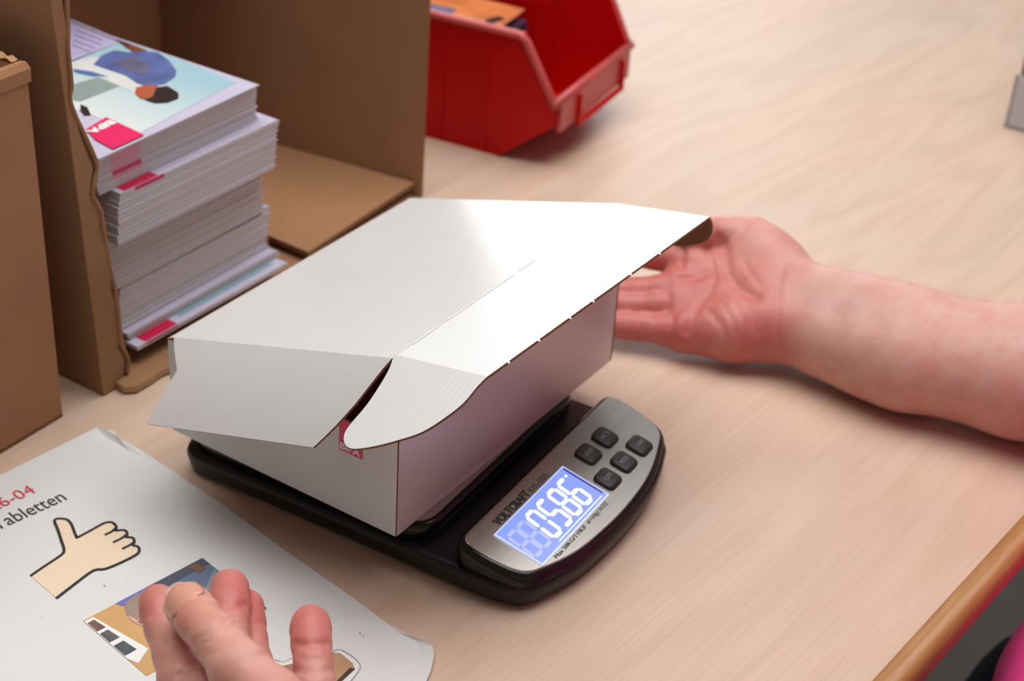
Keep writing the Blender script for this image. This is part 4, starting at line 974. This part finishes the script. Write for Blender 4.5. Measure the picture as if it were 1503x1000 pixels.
# ---- clothing
fc = Field((-.03, -.78, -.34), (.64, -.20, .36), .010)
sh = fc.new()
fc.chain(sh, [(*SL, .075), (*mid(SL, EL, .45), .066)], .03); fc.chain(sh, [(*SRr, .075), (*mid(SRr, RE, .45), .068)], .03)
fc.chain(sh, [(*SL, .075), (.295, -.52, .24, .11), (*SRr, .075)], .05)
for dx in (-.06, .06):
    fc.chain(sh, [(.30+dx, -.52, .20, .105), (.305+dx, -.49, .02, .115), (.305+dx, -.47, -.10, .125), (.305+dx, -.50, -.24, .12)], .06)
fc.chain(sh, [(.26, -.455, -.13, .105), (.34, -.46, -.13, .105)], .05)
fc.chain(sh, [(.155, -.352, -.088, .045), (.26, -.350, -.090, .048), (.40, -.385, -.115, .05)], .05)
for k in range(7):
    fc.crease(sh, [(.10+.07*k, -.36, -.20), (.13+.06*k, -.33, -.02)], .005, .014)
VS, FS = fc.mesh(sh)
M_shirt = mat('pink_cotton', srgb(232, 62, 138), .75, var=.05, scale=60, bump=.2, bscale=500)
o = obj('shirt', VS-np.array(PO), FS, M_shirt, person, True); o['label'] = 'pink cotton shirt'
ft = Field((.02, -.74, -.73), (.60, .14, -.10), .012)
tr_ = ft.new()
for sx in (.20, .41):
    ft.chain(tr_, [(sx, -.52, -.21, .095), (sx-.005, -.40, -.205, .085), (sx-.01, -.315, -.240, .062), (sx-.01, -.295, -.30, .060), (sx-.01, -.25, -.64, .052)], .03)
ft.chain(tr_, [(.20, -.53, -.20, .11), (.41, -.53, -.20, .11)], .05)
VT, FT = ft.mesh(tr_)
M_trs = mat('navy_denim', srgb(28, 38, 66), .8, var=.15, scale=300)
o = obj('trousers', VT-np.array(PO), FT, M_trs, person, True); o['label'] = 'navy denim trousers'
fs_ = Field((.13, -.33, -.725), (.47, -.02, -.61), .008); so = fs_.new()
for sx in (.19, .40):
    fs_.chain(so, [(sx, -.27, -.675, .038), (sx, -.16, -.680, .038), (sx, -.09, -.688, .030)], .02)
VO, FO = fs_.mesh(np.maximum(so, (-.718-fs_.ax[2])[None, None, :]))
obj('shoes', VO-np.array(PO), FO, M_black, person, True)
fh = Field(HD-.17, HD+.17, .008); hr = fh.new()
fh.ell(hr, HD+[.008, -.022, .028], (.088, .100, .106), .01)
hr = np.maximum(hr, -(((fh.ax[0]-HD[0])*fd2[0])[:, None, None]*-1+((fh.ax[1]-HD[1])*fd2[1])[None, :, None]*-1+(fh.ax[2]-HD[2])[None, None, :]*.9+.05))
VH, FH = fh.mesh(hr)
obj('hair', VH-np.array(PO), FH, mat('brown_hair', srgb(96, 70, 48), .6, var=.2, scale=200), person, True)
# fine hair along the right forearm
rng = np.random.default_rng(5)
nrm = np.zeros(len(me.vertices)*3); me.vertices.foreach_get('normal', nrm); nrm = nrm.reshape(-1, 3)[:len(VR)]
cand = np.where((tt < -.10) & (tt > -3.2) & (VR[:, 2] > .012))[0]
wts = np.clip((nrm[cand]@np.array((.8, .3, .1)))*1.2+.1, 0.02, 1)+.5*np.clip(-(nrm[cand]@np.array((.6, .3, .75)))-.1, 0, 1)
pick = rng.choice(cand, 750, p=wts/wts.sum(), replace=False)
V = []; Fs = []
for i in pick:
    p = VR[i]; n = nrm[i]; d = -np.array((.0, -.75, .0))*rng.uniform(.2, .9)+rng.normal(0, .35, 3); d = d-n*(d@n); d /= max(np.linalg.norm(d), 1e-6)
    ln = rng.uniform(.006, .013); s = np.cross(d, n)*.00007; k = len(V)
    for q, (a, h_) in enumerate(((0, -.0003), (.5, .0014), (1, .0020+rng.uniform(0, .002)))):
        c_ = p+d*ln*a+n*h_; V += [c_-s*(1-.7*a), c_+s*(1-.7*a)]
    Fs += [(k, k+1, k+3, k+2), (k+2, k+3, k+5, k+4)]
o = obj('arm_hair', np.array(V)-np.array(PO), Fs, mat('fine_body_hair', srgb(150, 110, 78), .6), person); o['kind'] = 'stuff'; o['label'] = 'fine light brown hair on the forearm'
